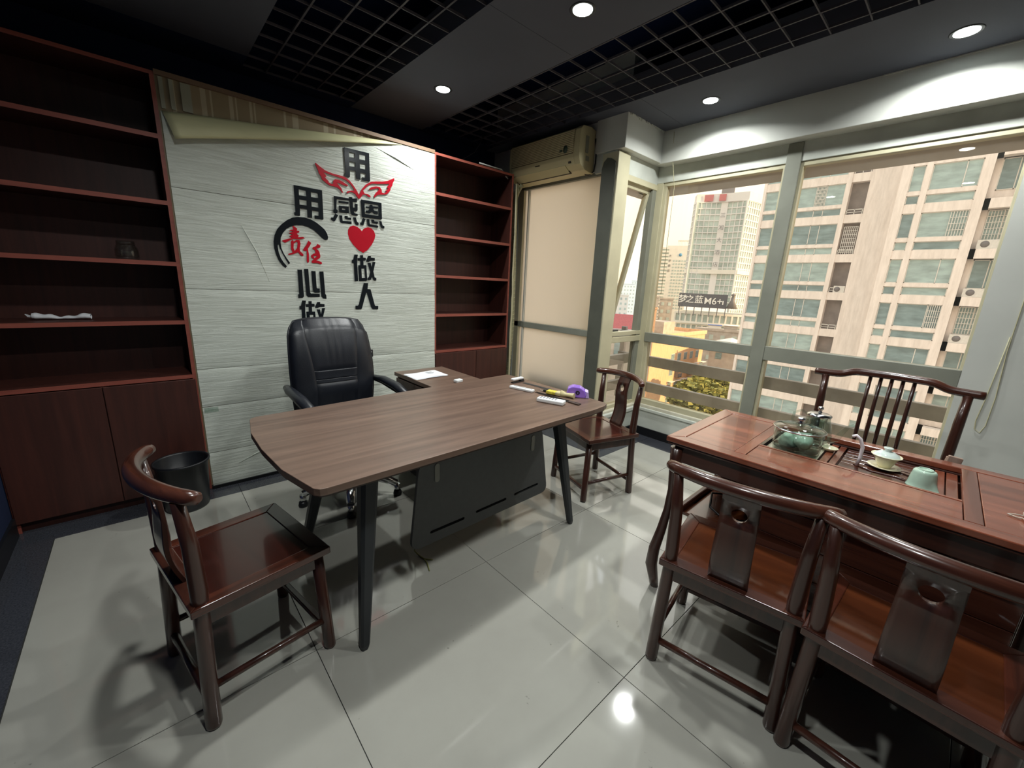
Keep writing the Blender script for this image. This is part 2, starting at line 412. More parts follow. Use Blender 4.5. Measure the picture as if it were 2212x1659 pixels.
def text_mesh(name, body, size, mat, mtx, parent=None, thick=0.01, bold=0.0, align='CENTER'):
    cu = bpy.data.curves.new(name, 'FONT'); cu.body = body; cu.size = size; cu.extrude = thick; cu.align_x = align; cu.align_y = 'CENTER'; cu.offset = bold
    tmp = bpy.data.objects.new('tmp', cu); COL.objects.link(tmp); bpy.context.view_layer.update()
    me = bpy.data.meshes.new_from_object(tmp); bpy.data.objects.remove(tmp)
    me.materials.clear(); me.materials.append(mat); me.name = name
    o = bpy.data.objects.new(name, me); COL.objects.link(o)
    if parent: o.parent = parent
    o.matrix_local = mtx
    return o
# ================================================================ ROOM SHELL
CEIL = 2.62; YW = 3.005; XW = 3.458; YB = 3.54; XL = -0.62; YF = -3.3
# ---- floor: grout bed, polished tiles one by one, dark granite border strips
floor = bx('floor', (XL-0.3, YF-0.2, -0.12), (XW+0.2, YB+0.1, -0.004), M['grout'], kind='structure')
GX, GY, T = 0.324, 1.362, 0.8
BX0, BX1, BX2, BY0, BY1 = -0.478, 2.66, 3.244, 2.85, 1.80
def tile_piece(x0, x1, y0, y1, mat, name):
    if x1-x0 < 0.01 or y1-y0 < 0.01: return
    g = 0.0012
    bx(name, (x0+g, y0+g, -0.02), (x1-g, y1-g, 0.0), mat, floor, bev=0.0006)
for i in range(-2, 5):
    for j in range(-7, 3):
        x0, x1 = GX+i*T, GX+(i+1)*T; y0, y1 = GY+j*T, GY+(j+1)*T
        a0, a1, b0, b1 = max(x0, BX0), min(x1, BX2), max(y0, YF), min(y1, BY0)
        if a1 <= a0 or b1 <= b0: continue
        if i == -1 and j == 1: continue
        if i == -1 and j == 0: b1 = BY0      # one long cut piece along the left bookcase
        if a1 > BX1 and b1 > BY1:      # notch where the room steps out to the window bay
            tile_piece(a0, min(a1, BX1), b0, b1, M['tile'], 'floor_tile')
            tile_piece(max(a0, BX1), a1, b0, min(b1, BY1), M['tile'], 'floor_tile')
        else:
            tile_piece(a0, a1, b0, b1, M['tile'], 'floor_tile')
for x0, x1, y0, y1 in ((XL, 0.324, BY0, YB), (0.324, 1.924, BY0, YB), (1.924, 2.87, BY0, YB), (XL, BX0, -0.4, BY0), (XL, BX0, YF, -0.4),
                       (BX1, 2.87, BY1, BY0), (2.87, XW, BY1, 2.05), (BX2, XW, 0.4, BY1), (BX2, XW, -1.4, 0.4), (BX2, XW, YF, -1.4)):
    tile_piece(x0, x1, y0, y1, M['granite'], 'border_tile')

# ---- walls
bx('wall_left', (XL-0.1, YF, 0), (XL, YB+0.1, CEIL+0.5), M['darkwall'], kind='structure')
bx('baseboard_left', (XL, YF, 0), (XL+0.012, 2.98, 0.10), M['black_skirt'], kind='structure')
bx('wall_back', (XL-0.1, YB, 0), (2.87, YB+0.1, CEIL+0.5), M['darkwall'], kind='structure')
bx('wall_front', (XL-0.1, YF-0.1, 0), (XW+0.3, YF, CEIL+0.5), M['plaster'], kind='structure')
# calligraphy wall: old wallpapered board, brown trim, sheet
wb = bx('wall_centre', (0.19, YW+0.004, 0), (1.822, YB-0.002, 2.312), M['wallpaper'], kind='structure')
bx('trim_1', (0.19, YW-0.012, 2.303), (1.822, YB-0.1, 2.326), M['trimbrown'], kind='structure')
bx('trim_2', (0.19, YW-0.02, 0.0), (1.822, YW+0.004, 0.02), M['black_skirt'], kind='structure')

# window wall (wall_right) with the bay's short return
wr = struct_root('wall_right')
def W(lo, hi, m='plaster', bev=0.0, n='wall_section'):
    return bx(n, lo, hi, M[m], wr, bev)
W((XW, -0.03, 0), (XW+0.17, 2.05, 0.262), 'plaster_old', 0.004)            # under the sill
W((XW-0.012, -0.03, 0.238), (XW+0.03, 1.98, 0.268), 'plaster_old', 0.006, 'sill_moulding')
W((XW+0.002, -0.03, 0.262), (XW+0.14, 2.05, 0.300), 'sillpaint', 0.010, 'sill_ledge')
W((XW, YF, 0), (XW+0.25, -0.03, CEIL+0.02))                                   # right of the opening
W((XW+0.002, -0.03, 2.255), (XW+0.25, 2.05, 2.385), 'plaster_old', 0.003)   # lower band over the glass
W((3.352, YF, 2.378), (XW+0.25, 2.0, CEIL+0.03), 'plaster', 0.004)           # upper projecting band
W((2.83, 1.975, 2.385), (XW+0.25, 2.25, CEIL+0.03), 'plaster', 0.004)        # upper band of the short return
W((2.845, 2.045, 2.245), (XW+0.2, 2.25, 2.387), 'plaster_old', 0.003)
W((2.87, 2.0, 0), (XW+0.17, 2.2, 0.255), 'plaster_old', 0.004)
W((2.858, 1.985, 0.225), (XW-0.008, 2.04, 0.262), 'plaster_old', 0.006, 'sill_moulding')
W((2.87, 2.01, 0.255), (XW+0.1, 2.2, 0.285), 'sillpaint', 0.008, 'sill_ledge')
W((2.85, 2.2, 2.262), (3.0, YB+0.1, CEIL+0.03), 'plaster', 0.003)            # over the frosted window, carries the air conditioner
W((2.87, 3.16, 0), (3.0, YB+0.1, 2.27), 'plaster_old')
W((2.87, 2.17, 0), (3.0, 3.16, 0.10), 'plaster_old')
W((3.40, YF, CEIL+0.0), (XW+0.25, 2.0, 3.08)); W((2.86, 1.985, CEIL), (XW+0.25, 2.25, 3.08)); W((2.87, 2.2, CEIL), (3.0, YB+0.1, 3.08))
W((3.545, -0.6, 2.232), (3.86, 2.3, 2.30), 'greywall', 0.0, 'outer_soffit'); W((2.98, 2.12, 2.232), (3.86, 2.42, 2.30), 'greywall', 0.0, 'outer_soffit')
bk = MB().box((XW-0.014, -0.6, 0), (XW-0.001, 1.985, 0.078), 0.002).box((2.87, 1.985, 0), (XW-0.014, 1.998, 0.078), 0.002).box((XW-0.014, YF, 0), (XW-0.001, -0.6, 0.078), 0.002)
tag(bk.build('baseboard_right', M['black_skirt']), kind='structure')
# broken plaster edge where the short return meets the ceiling board
pc = MB()
for k in range(26):
    x = 2.86+k*0.0235+random.uniform(-.006, .006); w = random.uniform(.008, .03); h = random.uniform(.004, .016)
    pc.box((x, 1.968, CEIL-h), (x+w, 1.978, CEIL+0.004), 0.0015)
tag(pc.build('chipped_edge', M['plaster_old'], wr), kind='stuff')

# ---- ceiling: lowered boards, open lattice between them, dark void above
ce = bx('ceiling', (XL-0.1, YF-0.1, 3.02), (3.7, YB+0.1, 3.10), M['void'], kind='structure')
def CB(lo, hi, n='ceiling_board', m='beam'): return bx(n, lo, hi, M[m], ce, 0.0)
CB((-0.06, YF, CEIL), (0.665, 1.45, CEIL+0.012)); CB((-0.06, 1.452, CEIL), (0.665, 3.24, CEIL+0.012))
for y0, y1 in ((YF, -0.62), (-0.618, 1.80), (1.802, 3.5)):
    CB((1.385, y0, CEIL), (2.0, y1, CEIL+0.012))
for y0, y1 in ((YF, -0.62), (-0.618, 1.80)):
    CB((2.705, y0, CEIL), (3.40, y1, CEIL+0.012))
CB((2.705, 1.802, CEIL), (2.86, 3.50, CEIL+0.012)); CB((2.86, 1.802, CEIL), (3.40, 1.985, CEIL+0.012))
for x0, x1, y1 in ((-0.06, -0.05, 3.24), (0.655, 0.665, 3.24), (1.385, 1.395, 3.5), (1.99, 2.0, 3.5), (2.705, 2.715, 3.5)):
    CB((x0, YF, CEIL+0.012), (x1, y1, CEIL+0.16), 'board_edge')
for x0, x1 in ((XL, -0.06), (-0.06, 0.665)):
    CB((x0, 3.245, CEIL), (x1, YB, CEIL+0.012), 'ceiling_board', 'darkwall')
CB((0.665, 3.40, CEIL), (1.385, YB, CEIL+0.012), 'ceiling_board', 'darkwall'); CB((2.0, 3.40, CEIL), (2.705, YB, CEIL+0.012), 'ceiling_board', 'darkwall')
S = 0.1575
def lattice(x0, x1, xs, y0, y1, yoff):
    ml = MB().box((-0.0045, y0, 0), (0.0045, y1, 0.012)).build('lattice_bar', M['gridbar'], ce, (xs[0], 0, CEIL+0.002))
    for x in xs[1:]: inst(ml, 'lattice_bar', ce, (x, 0, CEIL+0.002))
    n = int((y1-yoff)/S); first = None
    k0 = int((y0-yoff)/S)
    for k in range(k0, n+1):
        y = yoff+k*S
        if first is None:
            first = MB().box((x0, -0.003, 0), (x1, 0.003, 0.012)).build('lattice_bar', M['gridbar'], ce, (0, y, CEIL+0.002))
        else: inst(first, 'lattice_bar', ce, (0, y, CEIL+0.002))
lattice(0.665, 1.385, (0.793, 0.951, 1.108, 1.265), -0.4, 3.40, 2.138)
lattice(2.0, 2.705, (2.012, 2.1695, 2.327, 2.4845, 2.642), -0.4, 3.40, 1.062)
lattice(XL, -0.06, (-0.48, -0.32, -0.165), -0.4, 3.24, 1.062)
# dusty curled wallpaper strip along the ceiling at the right
bx('trim_3', (3.345, YF, CEIL-0.006), (3.354, 0.62, CEIL+0.006), M['plaster'], kind='structure')

# ---- sheet of embossed foam paper on the centre wall, its top left corner peeled over
fold = [(0.199, 2.14), (0.284, 2.15), (0.432, 2.17), (0.659, 2.195), (0.919, 2.229), (1.215, 2.268), (1.405, 2.291), (1.60, 2.300), (1.820, 2.3025)]
ws = thing('wall_sheet', 'large white embossed paper sheet on the wall behind the desk, top left corner peeled', 'wallpaper', (0, YW, 0))
seams = [0.0, 0.24, 0.54, 0.775, 1.245, 1.779]
def foldz(x):
    for (a, za), (b, zb) in zip(fold, fold[1:]):
        if x <= b: return za+(zb-za)*(x-a)/(b-a)
    return fold[-1][1]
def sheet_strip(z0, z1, top=False):
    def fn(u, v):
        x = 0.197+u*(1.821-0.197)
        zt = foldz(x) if top else z1-0.0012
        zb = z0+0.0012 if z0 > 0.01 else 0.004
        z = zb+(zt-zb)*v
        e = min(v, 1-v)
        puff = 0.0025*math.sin(5*x+z*9)+0.002*math.sin(13*x-z*4)
        return (x, -0.0065-0.002*min(1, e*22)-max(0, puff)*min(1, e*8), z)
    return MB().grid(fn, 60, 14).build('wallpaper_strip', M['sheet'], ws)
for a, b in zip(seams, seams[1:]): sheet_strip(a, b)
sheet_strip(seams[-1], 0, True)
def flapf(u, v):
    x = 0.201+u*(1.55-0.201); zt = foldz(x)+0.001
    lowx = 0.238+u*(1.50-0.238)
    zl = 2.009+(2.286-2.009)*u**0.93
    X = x+(lowx-x)*v
    return (X, -0.010-0.05*math.sin(v*PI*0.62)*(1-u)**0.6, zt+(zl-zt)*v)
fl = MB().grid(flapf, 40, 8).build('peeled_flap', M['flap'], ws)
sd = fl.modifiers.new('thickness', 'SOLIDIFY'); sd.thickness = 0.003
def creasef(p, q, w=0.004):
    return MB().tube([(p[0], -0.010, p[1]), ((p[0]+q[0])/2+0.01, -0.011, (p[1]+q[1])/2+0.008), (q[0], -0.010, q[1])], [0.001, w, 0.001], 6)
creasef((1.307, 2.241), (1.665, 2.143), 0.005).build('crease', M['sheet'], ws)
creasef((0.50, 1.62), (0.62, 1.30), 0.003).build('crease', M['sheet'], ws)
creasef((0.346, 0.135), (0.505, 0.2), 0.004).build('crease', M['sheet'], ws)
MB().box((0.204, -0.006, 2.155), (0.222, -0.001, 2.30)).box((0.245, -0.006, 2.16), (0.262, -0.001, 2.30)).box((0.292, -0.006, 2.165), (0.335, -0.001, 2.298)).build('old_paper_stripe', M['label_grey'], ws)
MB().box((0.205, -0.012, 0.505), (0.275, -0.010, 0.535), mat=Matrix.Rotation(0.0, 4, 'Y')).build('adhesive_tape', M['clear'], ws)

# ---- wall characters
GLYPHS = {
 'yong_top': [[(1.1284,2.1851),(1.2976,2.1858),(1.2991,2.0113),(1.2942,2.0062),(1.2436,2.0051),(1.2421,2.0246),(1.2673,2.0261),(1.2706,2.0515),(1.232,2.0521),(1.2309,2.006),(1.2022,2.0064),(1.2017,2.0542),(1.1603,2.0532),(1.1592,2.0116),(1.1545,2.0058),(1.1234,2.0067),(1.1243,2.0249),(1.1303,2.0249)],[(1.1589,2.1639),(1.1993,2.1631),(1.2001,2.1334),(1.1586,2.1324)],[(1.2294,2.1646),(1.2721,2.1652),(1.2718,2.1343),(1.2289,2.1332)],[(1.1595,2.1064),(1.201,2.1064),(1.1997,2.0772),(1.158,2.0767)],[(1.2309,2.1079),(1.2721,2.1083),(1.2708,2.0774),(1.2304,2.077)]],
 'yong_left': [[(0.803,1.896),(0.972,1.894),(0.97,1.7185),(0.9668,1.7132),(0.9154,1.714),(0.9155,1.7332),(0.9408,1.7326),(0.9434,1.761),(0.9015,1.7617),(0.9003,1.7144),(0.8719,1.7154),(0.873,1.7646),(0.8297,1.7633),(0.8274,1.7211),(0.8244,1.7168),(0.7953,1.7174),(0.7935,1.7338),(0.8019,1.7361)],[(0.8303,1.8752),(0.8721,1.8748),(0.8729,1.8411),(0.8296,1.8401)],[(0.9018,1.8722),(0.9445,1.8717),(0.9454,1.8424),(0.9017,1.8412)],[(0.8297,1.8161),(0.8727,1.8164),(0.8725,1.786),(0.8294,1.7853)],[(0.9016,1.8158),(0.9436,1.8146),(0.9432,1.784),(0.901,1.7844)]],
 'gan': [[(1.0456,1.8727),(1.1479,1.8723),(1.1466,1.8823),(1.1684,1.8834),(1.1693,1.8757),(1.201,1.8816),(1.1998,1.8573),(1.1702,1.856),(1.171,1.8178),(1.1855,1.8199),(1.1844,1.8457),(1.2034,1.8465),(1.2016,1.8063),(1.1958,1.7978),(1.1745,1.7973),(1.1784,1.784),(1.2018,1.7801),(1.2003,1.768),(1.1607,1.7702),(1.1526,1.7866),(1.1473,1.8606),(1.0628,1.8553),(1.0579,1.7916),(1.0653,1.7866),(1.0636,1.7699),(1.0535,1.7652),(1.038,1.7684),(1.0391,1.7877),(1.0443,1.7896)],[(1.0751,1.8472),(1.1415,1.8494),(1.1409,1.8382),(1.0757,1.8342)],[(1.0755,1.8167),(1.1418,1.8205),(1.1411,1.7788),(1.0768,1.7759)],[(1.0942,1.8039),(1.1182,1.8046),(1.1185,1.7943),(1.0949,1.7929)],[(1.049,1.7617),(1.0688,1.7563),(1.0443,1.7147),(1.0335,1.7116),(1.0192,1.7209),(1.0209,1.7346),(1.0335,1.735)],[(1.0744,1.7558),(1.0939,1.7568),(1.0956,1.7238),(1.1563,1.7262),(1.1555,1.7091),(1.0891,1.7071),(1.0793,1.7121)],[(1.1113,1.7559),(1.1312,1.7577),(1.1307,1.7489),(1.1552,1.7501),(1.1546,1.7365),(1.1199,1.7362),(1.1114,1.7413)],[(1.168,1.7543),(1.187,1.7556),(1.1949,1.729),(1.2061,1.724),(1.204,1.7079),(1.1871,1.7075),(1.1784,1.7162)]],
 'en': [[(1.229,1.8799),(1.378,1.8798),(1.378,1.7723),(1.3744,1.7683),(1.231,1.7658)],[(1.2535,1.8605),(1.3545,1.8623),(1.354,1.7889),(1.2528,1.788)],[(1.2606,1.8404),(1.2902,1.8427),(1.2921,1.8545),(1.3096,1.8555),(1.3108,1.8471),(1.3492,1.8494),(1.3498,1.8386),(1.3208,1.8356),(1.3158,1.8293),(1.3227,1.8203),(1.3482,1.8196),(1.3485,1.7991),(1.3233,1.7987),(1.3065,1.8093),(1.2885,1.7982),(1.2589,1.7983),(1.2594,1.8125),(1.2783,1.8152),(1.2881,1.8252),(1.2851,1.8321),(1.2602,1.831)],[(1.2377,1.7602),(1.2562,1.7562),(1.2394,1.7122),(1.2194,1.7115),(1.2169,1.7275),(1.2271,1.7297)],[(1.2666,1.7576),(1.2836,1.7577),(1.287,1.7242),(1.3483,1.7221),(1.3478,1.7087),(1.2756,1.711),(1.2688,1.7189)],[(1.2998,1.7576),(1.319,1.7589),(1.32,1.7485),(1.3477,1.7485),(1.3487,1.7354),(1.3099,1.7349),(1.302,1.7405)],[(1.3567,1.755),(1.374,1.7554),(1.3815,1.7284),(1.3954,1.7256),(1.3949,1.7098),(1.3749,1.7097),(1.3679,1.72)]],
 'wings': [[(0.9423,2.052),(0.9688,2.0347),(0.9998,2.0179),(1.0443,2.0092),(1.0901,2.0063),(1.1241,2.0028),(1.1537,1.9883),(1.1788,1.9624),(1.1998,1.9354),(1.2165,1.905),(1.2365,1.9458),(1.2654,1.9801),(1.3036,2.0058),(1.3416,2.0158),(1.3851,2.0221),(1.4295,2.0355),(1.4598,2.0519),(1.4801,2.0631),(1.4813,2.0494),(1.4692,2.0298),(1.4636,2.0071),(1.4508,1.9961),(1.4503,1.9787),(1.4347,1.9586),(1.4169,1.9434),(1.3579,1.9319),(1.3382,1.9188),(1.3258,1.906),(1.3239,1.9185),(1.3366,1.9398),(1.3563,1.9573),(1.363,1.97),(1.3497,1.9732),(1.3255,1.9634),(1.2921,1.9522),(1.2886,1.957),(1.3069,1.9716),(1.3405,1.983),(1.3693,1.9839),(1.3823,1.9669),(1.3837,1.95),(1.4022,1.9475),(1.4215,1.9642),(1.4087,1.965),(1.4345,1.9868),(1.4207,1.9887),(1.4414,2.0183),(1.4091,2.0111),(1.3507,2.001),(1.3126,1.9957),(1.2839,1.9792),(1.2597,1.9541),(1.2462,1.9392),(1.2561,1.9221),(1.2816,1.9221),(1.2977,1.9142),(1.2987,1.9038),(1.281,1.9072),(1.2628,1.9169),(1.2442,1.9138),(1.2248,1.8876),(1.2164,1.882),(1.2088,1.885),(1.1896,1.9088),(1.1722,1.9162),(1.1544,1.9152),(1.1363,1.9032),(1.1298,1.9049),(1.1347,1.9151),(1.1548,1.9235),(1.1839,1.9285),(1.1788,1.944),(1.1571,1.9687),(1.1317,1.9842),(1.0978,1.9919),(1.056,1.9958),(1.0151,2.0015),(0.9851,2.0073),(1.0003,1.9928),(1.0048,1.9801),(0.9933,1.9779),(1.0048,1.9664),(1.0197,1.9555),(1.0141,1.9513),(1.0363,1.9428),(1.0449,1.9483),(1.0467,1.9644),(1.0591,1.9778),(1.0844,1.9786),(1.1137,1.9688),(1.1432,1.954),(1.1394,1.9473),(1.1127,1.9506),(1.0832,1.9573),(1.0685,1.9585),(1.0784,1.9464),(1.0966,1.9296),(1.1081,1.9033),(1.1015,1.9014),(1.0876,1.92),(1.069,1.9287),(1.0481,1.931),(1.0233,1.9317),(0.9994,1.9439),(0.9754,1.9609),(0.973,1.974),(0.9583,1.9943),(0.9553,2.009),(0.9388,2.0456)]],
 'brush': [[(0.9884,1.5897),(0.9926,1.6047),(0.9885,1.627),(0.9734,1.652),(0.9499,1.6716),(0.9227,1.6904),(0.8917,1.7044),(0.853,1.7119),(0.8144,1.7098),(0.7797,1.7005),(0.7485,1.6818),(0.717,1.6547),(0.6889,1.6207),(0.6715,1.5843),(0.6628,1.545),(0.6632,1.5064),(0.6694,1.4718),(0.6812,1.4374),(0.6975,1.4107),(0.7176,1.3912),(0.7274,1.4006),(0.7097,1.4235),(0.6951,1.4502),(0.6866,1.4811),(0.6841,1.5082),(0.6842,1.5277),(0.6872,1.5338),(0.6906,1.5302),(0.6944,1.5091),(0.7067,1.4788),(0.7225,1.4443),(0.7383,1.4142),(0.7473,1.4228),(0.7304,1.4489),(0.7141,1.4794),(0.7036,1.51),(0.7016,1.5449),(0.705,1.5724),(0.7182,1.601),(0.7407,1.6287),(0.7721,1.6492),(0.8031,1.6596),(0.8379,1.6627),(0.8726,1.6562),(0.9034,1.6418),(0.9342,1.6169),(0.9574,1.5948),(0.9735,1.5861)]],
 'heart': [[(1.2268,1.6685),(1.2158,1.6824),(1.1934,1.6961),(1.1664,1.7014),(1.1434,1.6918),(1.1289,1.668),(1.1267,1.6422),(1.1349,1.6089),(1.1603,1.5726),(1.1956,1.5408),(1.2301,1.5251),(1.2619,1.5465),(1.2972,1.5899),(1.3181,1.6278),(1.3239,1.6551),(1.3152,1.6808),(1.2965,1.6985),(1.2729,1.7022),(1.249,1.695),(1.2344,1.6824)]],
 'ze': [[(0.7781,1.6546),(0.8053,1.6383),(0.8007,1.6267),(0.8166,1.6246),(0.8133,1.6155),(0.7992,1.6069),(0.8108,1.5974),(0.8053,1.5861),(0.8367,1.591),(0.8471,1.5833),(0.82,1.5757),(0.7796,1.5732),(0.7659,1.5678),(0.7267,1.5442),(0.7108,1.5536),(0.7129,1.5577),(0.7396,1.5675),(0.7705,1.5793),(0.7542,1.5874),(0.7759,1.5996),(0.7538,1.6057),(0.781,1.6178),(0.753,1.6205),(0.782,1.6316),(0.7793,1.645)],[(0.7624,1.5568),(0.7734,1.567),(0.7783,1.5564),(0.7964,1.5693),(0.8138,1.5699),(0.8181,1.5483),(0.8113,1.5196),(0.8116,1.5015),(0.8306,1.4828),(0.8289,1.4704),(0.8128,1.4753),(0.7994,1.4936),(0.7825,1.485),(0.7667,1.4777),(0.7416,1.4717),(0.7401,1.4775),(0.7676,1.4898),(0.7594,1.507)],[(0.7774,1.5444),(0.7956,1.5581),(0.8008,1.5507),(0.7958,1.5182),(0.7797,1.4988),(0.7741,1.5163)]],
 'ren_red': [[(0.8668,1.5712),(0.8838,1.5587),(0.8724,1.5373),(0.86,1.5199),(0.8647,1.4835),(0.8616,1.4379),(0.855,1.4292),(0.8478,1.4411),(0.8524,1.507),(0.8345,1.5047),(0.8302,1.5112),(0.8399,1.5262),(0.853,1.5436)],[(0.9221,1.5563),(0.94,1.5477),(0.938,1.5351),(0.9119,1.5245),(0.9237,1.5172),(0.9311,1.5054),(0.9358,1.4808),(0.9329,1.468),(0.907,1.4494),(0.9233,1.4472),(0.9416,1.4414),(0.943,1.4309),(0.9344,1.427),(0.9141,1.4324),(0.8793,1.4317),(0.8781,1.4432),(0.8932,1.4568),(0.8776,1.466),(0.8774,1.4804),(0.8935,1.492),(0.9059,1.495),(0.9031,1.5155),(0.8895,1.5225),(0.8922,1.533),(0.913,1.541)],[(0.8903,1.4752),(0.909,1.4808),(0.9127,1.4748),(0.8977,1.4633)]],
 'xin': [[(0.7875,1.3847),(0.815,1.3855),(0.8147,1.2138),(0.8093,1.2052),(0.7793,1.2027),(0.7798,1.2259),(0.787,1.2268)],[(0.8271,1.3895),(0.8536,1.3918),(0.8554,1.2401),(0.8598,1.2325),(0.9159,1.2328),(0.9145,1.2111),(0.8419,1.2091),(0.8307,1.2226)],[(0.8718,1.3803),(0.8983,1.3797),(0.8987,1.2712),(0.9034,1.2671),(0.9181,1.2675),(0.9164,1.2406),(0.885,1.2399),(0.8735,1.2534)],[(0.9223,1.3797),(0.9492,1.3812),(0.9518,1.2314),(0.9579,1.2249),(0.9585,1.1994),(0.9372,1.2018),(0.9262,1.2156)]],
 'zuo_right': [[(1.1664,1.5089),(1.1905,1.5095),(1.1833,1.4735),(1.1826,1.4378),(1.1837,1.3275),(1.1602,1.3266),(1.159,1.4496),(1.1462,1.4496),(1.1463,1.4708),(1.1564,1.4724)],[(1.2072,1.5077),(1.228,1.5093),(1.2273,1.4923),(1.2463,1.4924),(1.247,1.4745),(1.2278,1.4722),(1.2288,1.4399),(1.249,1.4412),(1.2517,1.3417),(1.2459,1.33),(1.1917,1.3278),(1.19,1.4361),(1.206,1.4384),(1.2065,1.4698),(1.1877,1.4693),(1.1876,1.4862),(1.2073,1.4886)],[(1.2113,1.4171),(1.2351,1.4186),(1.2371,1.3503),(1.213,1.3483)],[(1.266,1.5065),(1.2854,1.508),(1.285,1.4967),(1.3148,1.4957),(1.3141,1.4774),(1.2832,1.4752),(1.2659,1.4658),(1.25,1.467),(1.2504,1.476)],[(1.2592,1.4572),(1.2826,1.4588),(1.2886,1.4263),(1.2975,1.4671),(1.3182,1.4685),(1.2999,1.3994),(1.3083,1.3581),(1.3206,1.3531),(1.3199,1.3353),(1.3001,1.3368),(1.2886,1.3618),(1.278,1.3391),(1.2549,1.3359),(1.2556,1.3534),(1.2639,1.3561),(1.2776,1.3936)]],
 'ren': [[(1.226,1.3154),(1.2575,1.3152),(1.2509,1.2722),(1.2743,1.2705),(1.302,1.1573),(1.3068,1.151),(1.3286,1.151),(1.3278,1.1269),(1.2858,1.1271),(1.2753,1.1405),(1.2429,1.2557),(1.2038,1.1335),(1.1987,1.1274),(1.1571,1.1276),(1.1568,1.1523),(1.1759,1.1537),(1.1834,1.1617)]],
 'zuo_left': [[(0.8026,1.186),(0.8253,1.1849),(0.8175,1.1495),(0.8159,1.114),(0.814,1.0038),(0.7919,1.0046),(0.794,1.1274),(0.7819,1.1283),(0.7825,1.1495),(0.7922,1.1503)],[(0.8411,1.1819),(0.8607,1.1821),(0.8596,1.1652),(0.8776,1.1639),(0.8777,1.1459),(0.8596,1.145),(0.8597,1.1127),(0.8787,1.1126),(0.8786,1.0131),(0.8728,1.0018),(0.8216,1.0036),(0.8229,1.1117),(0.8381,1.1129),(0.8394,1.1442),(0.8217,1.1451),(0.8219,1.1619),(0.8406,1.1628)],[(0.8425,1.0913),(0.865,1.091),(0.8651,1.0227),(0.8423,1.0225)],[(0.8966,1.1766),(0.915,1.1767),(0.9142,1.1654),(0.9424,1.1623),(0.9413,1.1441),(0.912,1.1441),(0.8953,1.136),(0.8804,1.1383),(0.881,1.1473)],[(0.8889,1.1279),(0.9109,1.1278),(0.9158,1.0949),(0.9253,1.135),(0.9449,1.135),(0.9257,1.0672),(0.9326,1.0254),(0.944,1.0195),(0.9429,1.0018),(0.9242,1.0047),(0.9141,1.0305),(0.9034,1.0086),(0.8815,1.0071),(0.8826,1.0245),(0.8906,1.0266),(0.9045,1.063)]],
}

LET = 'black and red slogan shapes stuck on the white wall'
def letter(key, name, label, red=False):
    o = curve_fill(name, GLYPHS[key], YW-0.0125, 0.003, M['red_acrylic' if red else 'black_acrylic'])
    tag(o, label, 'wall letter', LET); return o
letter('yong_top', 'wall_character', 'black character \u7528 at the very top, above the red wings')
letter('yong_left', 'wall_character', 'black character \u7528 on the left, above the black brush ring')
letter('gan', 'wall_character', 'black character \u611f just below the red wings')
letter('en', 'wall_character', 'black character \u6069 just above the red heart')
letter('zuo_right', 'wall_character', 'black character \u505a directly below the red heart')
letter('ren', 'wall_character', 'black character \u4eba at the foot of the right column')
letter('xin', 'wall_character', 'black character \u5fc3 below the red calligraphy')
letter('zuo_left', 'wall_character', 'black character \u505a half hidden behind the office chair back')
letter('ze', 'wall_character', 'red brush-written character \u8d23 inside the black ring', True)
letter('ren_red', 'wall_character', 'red brush-written character \u4efb in the opening of the ring', True)
tag(letter('wings', 'wing_decal', 'pair of red outlined wings spread on the white wall', True), cat='wall decal')
tag(letter('heart', 'heart_decal', 'solid red heart on the white wall', True), cat='wall decal')
tag(letter('brush', 'ring_decal', 'open black brush-stroke ring on the white wall'), cat='wall decal')

# ================================================================ BOOKCASES
def bookcase(x0, x1, shelves, split, label):
    t = thing('bookcase', label, 'bookcase', (x0, YW, 0)); w = x1-x0; D = 0.30; b = 0.018; top = 2.318
    def P(n, lo, hi, m='bookwood', par=t): return bx(n, lo, hi, M[m], par)
    for n, a in (('side_panel', 0), ('side_panel', w-b)):
        s = P(n, (a, 0.002, 0.0), (a+b, D, top)); P('edge_strip', (a, 0, 0.0), (a+b, 0.002, top), 'bookedge', s)
    s = P('top_panel', (b, 0.002, top-0.018), (w-b, D, top)); P('edge_strip', (b, 0, top-0.018), (w-b, 0.002, top), 'bookedge', s)
    P('back_panel', (b, D-0.012, 0.06), (w-b, D, top-0.018))
    for z in shelves:
        s = P('shelf', (b, 0.004, z-0.022), (w-b, D-0.012, z)); P('edge_strip', (b, 0.001, z-0.022), (w-b, 0.004, z), 'bookedge', s)
    P('plinth', (b, 0.02, 0.0), (w-b, 0.04, 0.055))
    zt = shelves[-1]-0.026
    for a, c in ((b*0.4, split-x0-0.002), (split-x0+0.002, w-b*0.4)):
        MB().box((a, -0.016, 0.058), (c, 0.0, zt), 0.0015).build('door', M['bookwood'], t)
    P('divider', (split-x0-0.009, 0.0, 0.06), (split-x0+0.009, D-0.012, zt))
    return t
bookcase(-0.619, 0.190, (2.029, 1.705, 1.389, 1.067, 0.748), -0.212, 'tall dark red wooden bookcase left of the white wall, nearest the left edge')
bookcase(1.822, 2.648, (2.035, 1.723, 1.403, 1.082, 0.771), 2.262, 'tall dark red wooden bookcase right of the white wall, beside the frosted window')
